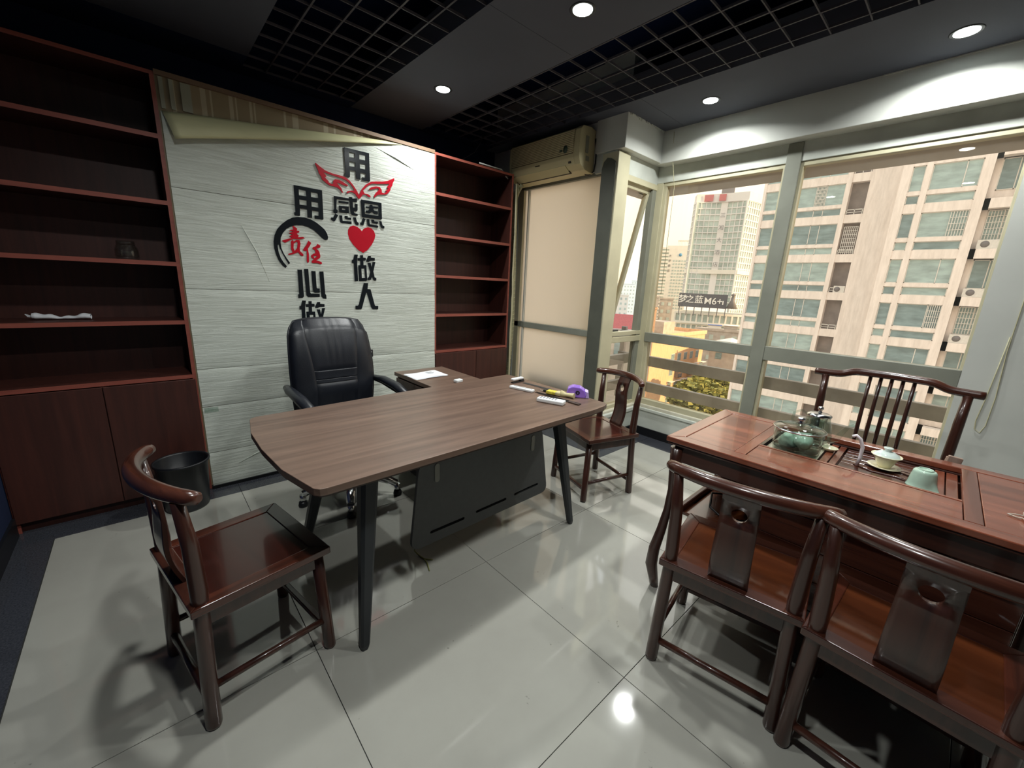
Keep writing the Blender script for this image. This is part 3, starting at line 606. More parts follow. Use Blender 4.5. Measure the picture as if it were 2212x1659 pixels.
# jar on the left bookcase
j = thing('glass_jar', 'small squat clear glass jar on a shelf of the left bookcase', 'jar', (-0.024, 3.10, 1.389))
MB().lathe([(0.0, 0.001), (0.045, 0.001), (0.049, 0.01), (0.049, 0.05), (0.042, 0.07), (0.036, 0.078), (0.033, 0.078), (0.038, 0.068), (0.045, 0.05), (0.045, 0.012), (0.0, 0.008)]).build('body', M['clear'], j)
MB().lathe([(0.0, 0.098), (0.034, 0.098), (0.038, 0.094), (0.038, 0.076), (0.036, 0.076), (0.035, 0.092), (0.0, 0.092)]).build('lid', M['clear'], j)
r = thing('paper_roll', 'flat crumpled white paper bundle on a lower shelf of the left bookcase', 'paper', (-0.315, 3.16, 1.067), math.radians(-4))
def rollf(u, v):
    a = 2*PI*v; x = -0.105+0.21*u
    w = 0.020+0.005*math.sin(9*u)+0.004*(u > 0.9); h = 0.012+0.004*math.sin(7*u+1)+0.002*math.sin(23*u+3*v)
    if u < 0.08: w *= 1.35
    return (x, w*math.cos(a), h+0.002+h*math.sin(a)*0.95)
MB().grid(rollf, 30, 14).build('rolled_paper', M['paper'], r)
MB().prism([(-0.10, 0.020), (-0.128, 0.030), (-0.12, 0.016), (-0.098, 0.012)], -0.012, 0.0, 'y').build('torn_end', M['paper'], r)

# ================================================================ WINDOWS
XG = 3.50
w1 = struct_root('window_1')      # main window: two bays either side of the mullion
def F(n, lo, hi, m='alu', par=None, bev=0.003): return bx(n, lo, hi, M[m], par or w1, bev)
F('mullion', (3.452, 0.985, 0.29), (3.54, 1.075, 2.375))
F('mullion', (3.462, 1.985, 0.28), (3.545, 2.06, 2.26), 'alu_old')
F('frame_rail', (3.458, 1.07, 0.895), (3.535, 1.99, 0.978)); F('frame_rail', (3.456, -0.03, 0.885), (3.535, 0.985, 0.990))
F('frame_rail', (3.47, 1.07, 0.295), (3.53, 1.99, 0.35), 'alu_old'); F('frame_rail', (3.47, -0.03, 0.295), (3.53, 0.985, 0.35), 'alu_old')
F('frame_rail', (3.47, 1.07, 2.225), (3.53, 1.99, 2.258), 'alu_old'); F('frame_rail', (3.47, -0.03, 2.225), (3.53, 0.985, 2.258), 'alu_old')
F('frame_stile', (3.47, 1.955, 0.30), (3.53, 1.987, 2.23), 'alu_old'); F('frame_stile', (3.47, 1.073, 0.30), (3.53, 1.09, 2.23), 'alu_old')
F('frame_stile', (3.47, 0.968, 0.30), (3.53, 0.987, 2.23), 'alu_old'); F('frame_stile', (3.47, -0.032, 0.30), (3.53, -0.018, 2.23), 'alu_old')
for y0, y1 in ((1.088, 1.957), (-0.02, 0.970)):
    for z0, z1 in ((0.348, 0.90), (0.975, 2.228)):
        bx('pane', (3.498, y0, z0), (3.503, y1, z1), M['pane'], w1)
w2 = struct_root('window_2')      # short return: open awning above a fixed light
def F2(n, lo, hi, m='alu_old'): return bx(n, lo, hi, M[m], w2, 0.003)
F2('corner_post', (2.83, 2.02, 0.0), (2.985, 2.17, 2.372))
MB().prism([(2.035, 0.10), (2.165, 0.10), (2.165, 2.26), (2.15, 2.31), (2.12, 2.335), (2.08, 2.325), (2.045, 2.30), (2.035, 2.27)], 2.822, 2.8295, 'x').build('dark_post_side', M['postside'], w2)  # thin dark grey sheet laid over the post's left face
F2('frame_rail', (2.985, 2.035, 0.895), (3.465, 2.10, 0.945)); F2('frame_rail', (2.985, 2.04, 0.955), (3.465, 2.09, 0.990))
F2('frame_rail', (2.985, 2.04, 2.20), (3.465, 2.10, 2.245)); F2('frame_stile', (3.405, 2.045, 0.285), (3.465, 2.10, 2.245), 'alu')
F2('frame_rail', (2.985, 2.04, 0.280), (3.465, 2.10, 0.32)); F2('frame_stile', (2.985, 2.05, 0.285), (3.01, 2.10, 2.245))
bx('pane', (3.01, 2.068, 0.318), (3.405, 2.073, 0.897), M['pane'], w2)
sa = MB()
mt = Matrix.Translation((0, 2.085, 2.205)) @ Matrix.Rotation(math.radians(12), 4, 'X')
for lo, hi in (((3.012, -0.02, -1.20), (3.045, 0.02, 0.0)), ((3.365, -0.02, -1.20), (3.402, 0.02, 0.0)), ((3.012, -0.02, -0.04), (3.402, 0.02, 0.0)), ((3.012, -0.02, -1.20), (3.402, 0.02, -1.165))):
    sa.box(lo, hi, 0.002, mat=mt)
so = sa.build('awning_sash', M['alu_old'], w2)
MB().box((3.045, -0.003, -1.165), (3.365, 0.002, -0.04), mat=mt).build('sash_pane', M['pane'], so)
MB().tube([(3.10, 2.09, 0.995), (3.16, 2.16, 1.0), (3.24, 2.26, 1.02)], 0.006, 8).box((3.03, 2.075, 0.990), (3.15, 2.11, 1.004), 0.003).build('stay_arm', M['black_metal'], so)
w3 = struct_root('window_3')      # frosted window under the air conditioner
F3 = lambda n, lo, hi, m='alu': bx(n, lo, hi, M[m], w3, 0.003)
F3('frame_rail', (2.872, 2.17, 0.938), (2.93, 3.16, 0.992)); F3('frame_rail', (2.872, 2.17, 2.235), (2.93, 3.16, 2.265)); F3('frame_rail', (2.88, 2.17, 0.10), (2.93, 3.16, 0.14))
F3('frame_stile', (2.872, 3.10, 0.10), (2.94, 3.165, 2.265), 'alu_old'); F3('frame_stile', (2.878, 3.035, 0.14), (2.91, 3.05, 2.24), 'plaster')
bx('frosted_pane', (2.90, 2.17, 0.14), (2.906, 3.10, 0.938), M['frost'], w3); bx('frosted_pane', (2.90, 2.17, 0.99), (2.906, 3.10, 2.235), M['frost'], w3)

# outside louvres in front of the lower lights
lv = thing('window_guard', 'grey horizontal guard slats outside the lower panes of the main window', 'guard rail', (3.60, 0, 0))
for z0, z1 in ((0.875, 0.955), (0.641, 0.738), (0.388, 0.482)):
    MB().box((0, -0.4, z0), (0.05, 2.35, z1), 0.004).build('slat', M['railmetal'], lv)
for y in (-0.38, 2.32): MB().box((0.052, y, 0.25), (0.09, y+0.05, 0.99), 0.003).build('post', M['railmetal'], lv)
lv2 = thing('window_guard', 'grey horizontal guard slats outside the narrow lower pane by the corner post', 'guard rail', (0, 2.2, 0))
for z0, z1 in ((0.875, 0.955), (0.641, 0.738), (0.388, 0.482)):
    MB().box((3.02, 0, z0), (3.57, 0.05, z1), 0.004).build('slat', M['railmetal'], lv2)
MB().box((3.02, 0.052, 0.25), (3.05, 0.08, 0.99), 0.003).build('post', M['railmetal'], lv2)
# outdoor compressor behind the frosted glass (seen as a blurred dark shape)
oc = thing('outdoor_compressor', 'blurred dark compressor box standing behind the lower frosted pane', 'air conditioner', (3.12, 2.62, 0.0))
MB().box((-0.14, -0.36, 0.02), (0.14, 0.36, 0.50), 0.015).build('casing', M['greywall'], oc)
MB().lathe([(0.20, 0), (0.20, 0.01), (0.0, 0.012)], mat=Matrix.Translation((-0.142, -0.08, 0.27)) @ Matrix.Rotation(-PI/2, 4, 'Y')).build('fan_grille', M['black_plastic'], oc)
bx('wall_outside', (2.99, 2.2, -0.15), (3.6, 3.6, 0.0), M['greywall'], kind='structure')
# pull cords
cw = thing('blind_cord', 'thin beige blind cord hanging in front of the main window corner', 'cord')
MB().tube([(3.35, 1.886, 2.60), (3.36, 1.87, 2.38), (3.42, 1.862, 2.2), (3.425, 1.861, 1.33)], 0.0022, 6).build('cord', M['cable'], cw)
cw = thing('blind_cord', 'looped yellowish cord hanging down the white wall at the right edge', 'cord')
MB().tube([(3.452, -0.17, 2.36), (3.452, -0.168, 1.5), (3.452, -0.169, 1.12), (3.452, -0.183, 0.863), (3.452, -0.181, 0.70), (3.452, -0.168, 0.655), (3.452, -0.145, 0.672), (3.452, -0.140, 0.72), (3.452, -0.150, 0.86), (3.452, -0.163, 1.2)], 0.0024, 6).build('cord', M['cable'], cw)
cw.location = (0, 0, 0)

# ================================================================ DOWNLIGHTS
disc_m = emit('lamp_diffuser', (0.90, 1.0, 0.97, 1), 26.0)
def downlight(x, y, label, src=None):
    t = thing('downlight', label, 'ceiling light', (x, y, CEIL), 0, 'round recessed ceiling lamps')
    rim = MB().lathe([(0.046, -0.001), (0.058, -0.004), (0.062, -0.001), (0.062, 0.0), (0.046, 0.0)]).build('rim', M['black_metal'], t)
    MB().lathe([(0.0, -0.003), (0.046, -0.003), (0.046, -0.001), (0.0, -0.001)]).build('diffuser', disc_m, t)
    ld = bpy.data.lights.new('lamp', 'AREA'); ld.shape = 'DISK'; ld.size = 0.10; ld.energy = LAMP_W; ld.color = (0.98, 1.0, 0.975); ld.spread = math.radians(150)
    lo = bpy.data.objects.new('lamp', ld); COL.objects.link(lo); lo.parent = t; lo.location = (0, 0, -0.006)
for x, y, lab in ((1.711, 2.709, 'lit round downlight over the desk, nearest the white wall'), (1.718, 1.511, 'large lit round downlight at the top centre of the picture'),
                  (3.037, 1.471, 'lit round downlight above the window corner column'), (3.093, 0.293, 'lit oval-looking downlight at the top right over the tea table'),
                  (1.718, 0.31, 'downlight in the middle board above the floor between desk and camera'),
                  (0.30, 1.50, 'downlight in the left board above the left wooden chair'), (0.30, 0.31, 'downlight in the left board nearest the camera')):
    downlight(x, y, lab)
# ================================================================ OUTSIDE
GZ = -38.0
gr = bx('city_ground', (3.8, -260, GZ-1), (600, 420, GZ), M['asphalt']); tag(gr, kind='structure')
# added unseen block right of the view, keeps the sun out of the room
ow = thing('sun_blocker', 'added unseen beige block right of the window, keeps the sun off the room', 'building', (9.8, -10, GZ))
bx('wall', (-5.8, -4, 0), (6, 4, 62), M['pinktile'], ow)
# ---- apartment block across the street: two facade planes, 3 m floors
ab = thing('apartment_block', 'tall pinkish tiled apartment block with teal windows filling the right panes', 'building', (40.0, 0, GZ))
def zz(z): return z-GZ
XA, XB = 2.56, 0.0                       # left bay plane, right plane (local x)
wl = MB(); rc = MB()
zlo, zhi = 0.0, 38+27.0
def Lf(k): return 4.33+3.0*k             # window head height of floor k
KS = list(range(-6, 6)); n_lo, n_hi = -13, 9
a = lambda y: y*2.128
b_ = lambda y: y*2.0
# left bay: piers
for y0, y1 in ((a(6.75), a(6.85)), (a(3.93), a(4.08)), (5.16, a(3.40))):
    wl.box((XA, y0, zlo), (XA+0.7, y1, zhi))
for y0, y1 in ((b_(2.33), 5.16), (b_(1.84), b_(2.00)), (b_(0.47), b_(0.71)), (-9.2, b_(-0.33)), (-30, -12.6)):
    wl.box((XB, y0, zlo), (XB+0.7, y1, zhi))
for k in range(n_lo, n_hi):
    t = Lf(k)
    if zz(t)-3 < 0: continue
    wl.box((XA+0.06, a(3.40), zz(t)), (XA+0.7, a(6.85), zz(t)+0.62))               # spandrel
    wl.box((XA+0.06, a(4.08), zz(t)-1.83), (XA+0.7, a(6.85), zz(t)-1.58))          # sill band
    wl.box((XB+0.05, b_(1.84)-3.0, zz(t)), (XB+0.7, b_(2.33), zz(t)+0.58))
    wl.box((XB+0.05, b_(-0.33), zz(t)), (XB+0.7, b_(0.47), zz(t)+0.58))
    wl.box((XB+0.05, b_(0.71), zz(t)-1.86), (XB+0.7, b_(2.33), zz(t)-1.60))
    wl.box((XB+0.05, -12.6, zz(t)), (XB+0.7, -9.2, zz(t)+1.2))
wl.box((XA+0.7, 4.0, 0), (XA+12, a(6.85), zhi)); wl.box((XB+1.6, -30, 0), (XB+14, 5.16, zhi))
wl.build('facade', M['pinktile'], ab)
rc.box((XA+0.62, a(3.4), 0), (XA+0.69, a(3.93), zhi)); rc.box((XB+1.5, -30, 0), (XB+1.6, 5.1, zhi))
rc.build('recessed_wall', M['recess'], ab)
def window(y0, y1, z0, z1, x, mull, seed, fr=0.05, glass=None):
    m = MB().box((0, y0, z0), (0.06, y1, z0+fr)).box((0, y0, z1-fr), (0.06, y1, z1)).box((0, y0, z0), (0.06, y0+fr, z1)).box((0, y1-fr, z0), (0.06, y1, z1))
    for q in mull: m.box((0, q-fr/2, z0), (0.06, q+fr/2, z1))
    w = m.build('window', M['winframe'], ab, (x, 0, 0))
    MB().box((0.03, y0+fr, z0+fr), (0.045, y1-fr, z1-fr)).build('pane', M[glass or ('bldglass', 'bldglass2')[seed % 2]], w)
    return w
def grille(y0, y1, z0, z1, x, nv, nh):
    m = MB()
    for i in range(nv+1):
        y = y0+(y1-y0)*i/nv; m.box((-0.03, y-0.018, z0), (0.0, y+0.018, z1))
    for i in range(nh+1):
        z = z0+(z1-z0)*i/nh; m.box((-0.04, y0, z-0.018), (-0.01, y1, z+0.018))
    return m.build('window_grille', M['winframe'], ab, (x, 0, 0))
for k in KS:
    t = zz(Lf(k)); s = k+20
    window(a(4.08), a(6.75), t-1.58, t, XA+0.16, (a(4.65), a(4.95), a(5.8)), s)
    window(a(4.08), a(6.75), t-2.38, t-1.83, XA+0.16, (a(4.65), a(4.95), a(5.8)), s+1)
    m = MB().box((0, a(3.42), t-2.05), (0.05, a(3.92), t-1.99)).box((0, a(3.42), t-2.24), (0.05, a(3.92), t-2.20)).box((0, a(3.42), t-2.44), (0.05, a(3.92), t-2.40))
    for q in (3.43, 3.66, 3.89): m.box((0, a(q), t-2.46), (0.05, a(q)+0.05, t-2.0))
    m.build('balcony_rail', M['winframe'], ab, (XA+0.1, 0, 0))
    window(b_(2.0), b_(2.33), t-1.6, t, XB+0.16, (), s); window(b_(2.0), b_(2.33), t-2.42, t-1.86, XB+0.16, (), s+1)
    window(b_(0.71), b_(1.84), t-1.6, t, XB+0.16, (b_(1.06),), s+(k % 3)); window(b_(0.71), b_(1.84), t-2.42, t-1.86, XB+0.16, (), s)
    window(b_(-0.33), b_(0.32), t-1.86, t-0.04, XB+0.8, (b_(-0.05),), s+1)
    bx('parapet_infill', (XB+0.85, b_(-0.33), t-2.42), (XB+0.95, b_(0.32), t-1.86), M['pinktile'], ab)
    bx('balcony_return', (XB+0.78, b_(0.32), t-2.42), (XB+0.9, b_(0.47), t), M['pinktile'], ab)
for k in (2, 4): grille(a(4.68), a(4.93)+0.1, zz(Lf(k))-1.55, zz(Lf(k))-0.05, XA+0.14, 7, 6)
for k in (1,): grille(a(3.45), a(3.85), zz(Lf(k))-2.4, zz(Lf(k))-0.3, XA+0.14, 7, 7)
grille(b_(0.73), b_(1.12), zz(Lf(1))-1.58, zz(Lf(1))-0.03, XB+0.14, 6, 4); grille(b_(0.72), b_(1.03), zz(Lf(-1))-1.58, zz(Lf(-1))-0.03, XB+0.14, 6, 4)
for k in (1, -1, -4): grille(b_(-0.3), b_(0.30), zz(Lf(k))-1.85, zz(Lf(k))-0.05, XB+0.75, 9, 5)
# condensers on the facade ledges
def condenser(y, z, x, label, w=0.85):
    t = thing('facade_condenser', label, 'air conditioner', (x, y, z))
    MB().box((-0.15, -w/2, 0), (0.15, w/2, 0.56), 0.02).build('casing', M['winframe'], t)
    MB().lathe([(0.20, 0), (0.20, 0.012), (0.0, 0.014)], seg=20, mat=Matrix.Translation((-0.151, 0.12, 0.29)) @ Matrix.Rotation(-PI/2, 4, 'Y')).build('fan_grille', M['greysign'], t)
for k, w in ((1, 'topmost'), (0, 'second from the top'), (-1, 'third from the top'), (-2, 'lowest visible')):
    pass
for k, w in ((1, 'highest one'), (0, 'second from the top'), (-1, 'third from the top')):
    condenser(b_(0.12), Lf(k+0)-2.42, 40.35, 'white condenser on a ledge near the big window\'s right edge, %s' % w, 0.95)
condenser(a(3.60), Lf(0)-2.42, 42.8, 'white condenser on the balcony ledge left of the blank tiled strip', 0.75)

# ---- far buildings: local frame turned towards the camera; px sizes became metres at real distances
def far(name, label, az, D, cat='building', ground=GZ):
    az = math.radians(az)
    t = thing(name, label, cat, (D*math.sin(az), D*math.cos(az), ground), -az)
    return t
def skin(mesh_c, mesh_g, plan, z0, z1, fp, wp, band=0.30, fin=0.16, dep=0.35, closed=False):
    """glass core plus protruding floor bands and fins along an open plan polyline (x right, y away)"""
    pts = [Vector((p[0], p[1])) for p in plan]
    for p, q in zip(pts, pts[1:]):
        d = q-p; L = d.length
        if L < 1e-6: continue
        ang = math.atan2(d.y, d.x); mt_ = Matrix.Translation((p.x, p.y, 0)) @ Matrix.Rotation(ang, 4, 'Z')
        mesh_g.box((0, dep, z0), (L, dep+1.0, z1), mat=mt_)
        n = max(1, int(round((z1-z0)/fp)))
        for i in range(n+1):
            z = z0+(z1-z0)*i/n; mesh_c.box((-0.05, 0, z-band*fp/2), (L+0.05, dep+0.2, z+band*fp/2), mat=mt_)
        m_ = max(1, int(round(L/wp)))
        for i in range(m_+1):
            x = L*i/m_; mesh_c.box((x-fin*wp/2, 0.02, z0), (x+fin*wp/2, dep+0.2, z1), mat=mt_)
# hotel tower, 250 m away, concave glass front and a sunlit right flank
ht = far('hotel_tower', 'tall glass hotel tower with a curved front and a gold sunlit side', 70.0, 250.0)
q = 1.4706
Z = lambda z: (z-1.35)*q+1.35-GZ
def plan_front(x): return 3.0*math.sin((x+17)/16*PI)*0.9
c1, g1 = MB(), MB()
xs = [-25.3+ (12.0)*i/5 for i in range(6)]
P1 = [(x, plan_front(x/q)) for x in xs]
skin(c1, g1, P1, Z(-3.5), Z(33.2), 3.0, 1.75, 0.16, 0.18)
xs2 = [-10.4+(9.1)*i/4 for i in range(5)]
skin(c1, g1, [(x, plan_front(x/q)) for x in xs2], Z(-3.5), Z(33.2), 3.0, 1.75, 0.16, 0.22)
skin(c1, g1, [(-1.3, plan_front(-0.9)), (6.0, 14.0)], Z(-6.0), Z(33.2), 3.0, 2.4, 0.2, 0.35)
skin(c1, g1, [(-27.2, 6.0), (-25.3, P1[0][1])], Z(-3.5), Z(33.2), 3.0, 1.75, 0.16, 0.2)
tag(c1.build('cladding_grid', M['concrete_band'], ht), kind='stuff'); g1.build('glass_core', M['towerglass'], ht)
MB().prism([(-13.4, P1[-1][1]-0.2), (-10.3, plan_front(xs2[0]/q)-0.2), (-10.3, 14), (-13.4, 14)], Z(-3.5), Z(33.5)).build('blank_strip', M['concrete_band'], ht)
MB().prism([(-27.2, 7), (-25.6, 0.6), (-20, 2.2), (-13, 2.0), (-8, 1.2), (-1.0, 0.2), (6.3, 14), (6.0, 18), (-26, 16)], Z(33.2), Z(36.0)).build('crown', M['concrete_band'], ht)
MB().prism([(-27.6, 7), (-25.9, 0.2), (-20, 1.8), (-13, 1.6), (-8, 0.8), (-0.8, -0.3), (6.8, 14), (6.4, 18), (-26, 16)], Z(8.6), Z(10.1)).build('belt_course', M['concrete'], ht)
for x0, x1 in ((-21.8, -17.6), (-14.8, -11.6)):
    bx('sign_panel', (x0, 1.1, Z(33.5)), (x1, 1.4, Z(35.7)), M['redsign'], ht)
MB().box((-14.5, 8, Z(36)), (-8.5, 12, Z(39.2))).build('roof_frame', M['greysign'], ht)
for i, ch in enumerate('\u4e09\u6e58\u5927\u9152\u5e97'):
    text_mesh('sign_character', ch, 2.6, M['greysign'], Matrix.Translation((-11.85, 0.6, Z(28.6-4.2*i))) @ Matrix.Rotation(PI/2, 4, 'X'), ht, 0.08)
# podium with its colonnade, rooftop billboard in front of the tower
pod = far('hotel_podium', 'rounded colonnaded podium at the foot of the hotel tower', 70.0, 236.0)
q2 = 236/170.0
Z2 = lambda z: (z-1.35)*q2+1.35-GZ
c2, g2 = MB(), MB()
pp = [(-27.0+33.0*i/12, 5.0*((i-6)/6.0)**2*0.6-1.5) for i in range(13)]
skin(c2, g2, pp, Z2(-9.4), Z2(-5.9), 4.6, 2.1, 0.22, 0.35, 0.8)
c2.box((-24, 6, 0), (5, 11, Z2(-5.2)))
skin(c2, g2, [(p[0]*0.97, p[1]+1.4) for p in pp], Z2(-16), Z2(-10.2), 4.0, 2.4, 0.15, 0.3, 0.8)
tag(c2.build('colonnade', M['concrete'], pod), kind='stuff'); g2.build('glass_core', M['towerglass'], pod)
bb = far('billboard', 'dark rooftop billboard with white Chinese lettering in front of the hotel tower', 70.0, 232.0, 'billboard')
q3 = 232/170.0; Z3 = lambda z: (z-1.35)*q3+1.35-GZ
bx('panel', (-25.6, 0, Z3(-3.7)), (-3.0, 0.5, Z3(1.3)), M['darksign'], bb)
for i in range(7): bx('support_post', (-25+i*3.6, 0.5, Z3(-7)), (-24.6+i*3.6, 0.9, Z3(1.0)), M['greysign'], bb)
RX = Matrix.Rotation(PI/2, 4, 'X')
for ch, x in (('\u68a6', -23.6), ('\u4e4b', -20.2), ('\u84dd', -15.9)):
    text_mesh('sign_character', ch, 4.2, M['whitesign'], Matrix.Translation((x, -0.1, Z3(-1.0))) @ RX, bb, 0.08, 0.03)
text_mesh('sign_character', 'M6+', 4.6, M['whitesign'], Matrix.Translation((-9.2, -0.1, Z3(-1.3))) @ RX, bb, 0.08, 0.02)
bx('sign_bar', (-5.0, -0.2, Z3(-2.3)), (-4.5, 0, Z3(-0.9)), M['whitesign'], bb)
MB().lathe([(0.0, 7.6), (1.2, 6.6), (0.6, 6.0), (0.9, 5.0), (0.9, 4.0), (2.6, 0.0), (0.0, 0.0)], (-0.6, 0, Z3(-3.5)), 12).build('bottle_figure', M['greysign'], bb)
# paler towers behind, left
uh = far('dormitory_hotel', 'pale hotel slab with small windows and a blue badge left of the tower', 63.0, 330.0)
q4 = 330/230.0; Z4 = lambda z: (z-1.35)*q4+1.35-GZ
bx('wall', (-8.2, 0, 0), (8.5, 14, Z4(24.2)), M['concrete'], uh)
m = MB()
for i in range(16):
    for jx in range(6): m.box((-3.2+jx*1.9, -0.1, Z4(16.5)-i*2.25), (-2.2+jx*1.9, 0.1, Z4(16.5)-i*2.25+1.1))
tag(m.build('windows', M['towerglass'], uh), kind='stuff')
m = MB()
for i in range(9): m.box((-1.5+i*1.0, 1, Z4(24.2)), (-1.2+i*1.0, 2, Z4(26.6)))
m.box((-1.6, 1, Z4(26.3)), (7.6, 2, Z4(26.9))); m.build('roof_parapet', M['concrete'], uh)
MB().lathe([(0.0, 0), (1.1, 0), (1.1, 0.1), (0.0, 0.1)], mat=Matrix.Translation((1.2, -0.1, Z4(19.8))) @ Matrix.Rotation(PI/2, 4, 'X')).build('badge', M['bluesign'], uh)
for i, ch in enumerate('\u5927\u5b66\u9152\u5e97'):
    text_mesh('sign_character', ch, 1.9, M['greysign'], Matrix.Translation((-5.6, -0.15, Z4(19.2-2.4*i))) @ RX, uh, 0.05)
sb = far('striped_block', 'narrow white block with horizontal balcony bands at the left of the pane', 61.2, 300.0)
bx('core', (-3.5, 0.6, 0), (3.2, 10, 38+30), M['towerglass'], sb)
m = MB()
for i in range(26): m.box((-3.6, 0, 12+i*2.2), (3.3, 1.2, 13.1+i*2.2))
tag(m.build('balcony_bands', M['concrete'], sb), kind='stuff')
# mid distance blocks and rooftops
def block(az, D, x0, x1, z1, dep, mat, label, fl=3.0, rowmat='towerglass', name='city_block'):
    t = far(name, label, az, D)
    bx('wall', (x0, 0, 0), (x1, dep, z1-GZ), M[mat], t)
    m = MB(); n = int((z1-GZ-1)/fl); wn = max(1, int((x1-x0)/2.6))
    for i in range(1, n+1):
        for k in range(wn):
            xx = x0+(x1-x0)*(k+0.5)/wn
            m.box((xx-0.55, -0.08, z1-GZ-i*fl+0.6), (xx+0.55, 0.05, z1-GZ-i*fl+1.9))
    tag(m.build('windows', M[rowmat], t), kind='stuff')
    bx('parapet', (x0-0.2, -0.2, z1-GZ), (x1+0.2, 0.2, z1-GZ+0.7), M[mat], t)
    return t
block(60.6, 170, -2.2, 2.2, -0.9, 8, 'greywall', 'grey apartment block low at the left of the main window, farther one')
block(62.4, 180, -3.0, 2.2, -1.6, 8, 'greywall', 'grey apartment block with many balconies below the pale hotel')
block(69.2, 132, -7, 5, -9.0, 12, 'greywall', 'weathered flat-roofed block with huts on its roof, left of the apartment block')
rh = far('rooftop_hut', 'white rooftop hut with a blue sheet roof in the middle of the left pane', 68.4, 133.0, 'hut', -9.0)
bx('wall', (-1.8, 0, 0), (1.6, 3, 1.5), M['concrete'], rh); bx('roof', (-2.0, -0.2, 1.5), (1.8, 3.2, 1.62), M['roof_blue'], rh)
rh = far('rooftop_hut', 'pale green rooftop hut right of the blue-roofed one', 70.1, 133.0, 'hut', -9.0)
bx('wall', (-1.6, 0, 0), (1.8, 3, 1.7), M['greywall'], rh); bx('roof', (-1.8, -0.2, 1.7), (2.0, 3.2, 1.82), M['concrete'], rh)
ch_ = far('orange_chimney_block', 'narrow orange rendered shaft standing at the left end of the main window', 60.9, 60.0)
MB().box((-0.5, 0, 0), (0.35, 1.2, -0.75-GZ), 0.02).box((-0.62, -0.1, -1.05-GZ), (0.47, 1.3, -0.75-GZ), 0.02).build('shaft', M['orangewall'], ch_)
MB().tube([(-0.25, -0.03, -3.9-GZ), (-0.25, -0.03, -1.6-GZ), (-0.08, -0.03, -1.35-GZ), (0.08, -0.03, -1.6-GZ), (0.08, -0.03, -3.9-GZ)], 0.03, 6).build('pipe', M['redsign'], ch_)
# orange brick apartment house: long sunlit side with a blank stretch at its left
ob = thing('orange_apartment_house', 'sunlit orange brick apartment house low behind the guard slats', 'building', (78.0, 40.0, GZ))
zr = -7.6-GZ
MB().box((-20, 0, 0), (18.2, 12, zr)).box((-20.2, -0.25, zr), (18.4, 0.1, zr+0.8)).box((-20.2, 0.1, zr), (-19.9, 12, zr+0.8)).box((18.1, 0.1, zr), (18.4, 12, zr+0.8)).build('wall', M['orangewall'], ob)
for q_ in (-12, -3, 6): MB().box((q_, 4, zr), (q_+5, 8, zr+2.6)).build('roof_hut', M['greywall'], ob)
for i in range(6):
    for k in range(7):
        x = 3.1+i*2.85 if i < 6 else 0; z = -11.2-GZ-1.7-k*3.0
        if i == 5 and k == 0: continue
        wv = MB().box((x, -0.06, z), (x+1.5, 0.05, z+1.7)).build('window', M['winframe'], ob)
        MB().box((x+0.08, -0.09, z+0.08), (x+1.42, -0.06, z+1.62)).build('pane', M['bldglass2'], wv)
        if k > 0 and (i+k) % 2 == 0:
            MB().box((x-0.1, -0.8, z-0.5), (x+1.6, 0, z-0.4)).box((x-0.1, -0.8, z-0.5), (x+1.6, -0.75, z+0.3)).box((x-0.1, -0.8, z-0.4), (x-0.05, 0, z+1.2)).build('window_cage', M['greysign'], ob)
        if k > 0:
            MB().box((x-0.2, -0.9, z+1.75), (x+1.7, 0, z+1.84)).build('awning_sheet', M['concrete'], ob)
hs = block(71.0, 92, -4.5, 2.5, -9.0, 10, 'greywall', 'grey house with a sloping eave directly left of the apartment block', 3.0, 'bldglass2')
MB().prism([(-5.2, -9.0-GZ), (3.2, -9.0-GZ), (-1.0, -7.8-GZ)], -0.8, 10, 'y').build('roof', M['concrete'], hs)
rs = far('far_block', 'low block with a faded red sign seen through the narrow lower pane', 55.4, 50.0)
bx('wall', (-6, 0, 0), (5, 6, -3.2-GZ), M['greywall'], rs); bx('sign_panel', (-5, -0.2, -3.1-GZ), (4, 0, -1.4-GZ), M['redsign'], rs)
for i in range(5): bx('window', (-4.6+i*1.8, -0.06, -6.2-GZ), (-3.6+i*1.8, 0.02, -4.6-GZ), M['bldglass2'], rs)
block(57.5, 260, -14, 0, -2.0, 12, 'concrete', 'pale hazy high-rise seen through the open awning window', 3.0)
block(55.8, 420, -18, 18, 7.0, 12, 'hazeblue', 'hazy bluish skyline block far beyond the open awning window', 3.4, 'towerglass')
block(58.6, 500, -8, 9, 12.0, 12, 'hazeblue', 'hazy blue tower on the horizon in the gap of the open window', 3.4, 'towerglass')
# trees between the houses
def tree(x, y, h, r, label, seed):
    t = thing('street_tree', label, 'tree', (x, y, GZ)); rnd = random.Random(seed)
    MB().tube([(0, 0, 0), (0.1, 0, h*0.5), (0, 0.1, h-0.5*r)], [0.25, 0.2, 0.1], 8).build('trunk', M['greywall'], t)
    m = MB(); vs = []; fs = []
    bm2 = bmesh.new()
    for i in range(2600):
        u, v, w = rnd.gauss(0, 1), rnd.gauss(0, 1), rnd.gauss(0, 1); L = math.sqrt(u*u+v*v+w*w) or 1; rr = r*(0.65+0.4*rnd.random())
        c = Vector((u/L*rr, v/L*rr, h+w/L*rr*0.7)); s_ = 0.28+0.16*rnd.random()
        R = Matrix.Rotation(rnd.random()*6, 3, 'Z') @ Matrix.Rotation(rnd.random()*3, 3, 'X')
        q_ = [bm2.verts.new(c+R @ Vector(p)*s_) for p in ((-1, -0.5, 0), (1, -0.5, 0.1), (0.9, 0.6, 0), (-0.8, 0.6, 0.15))]
        bm2.faces.new(q_)
    m._merge(bm2); tag(m.build('crown', M['foliage'], t), kind='stuff')
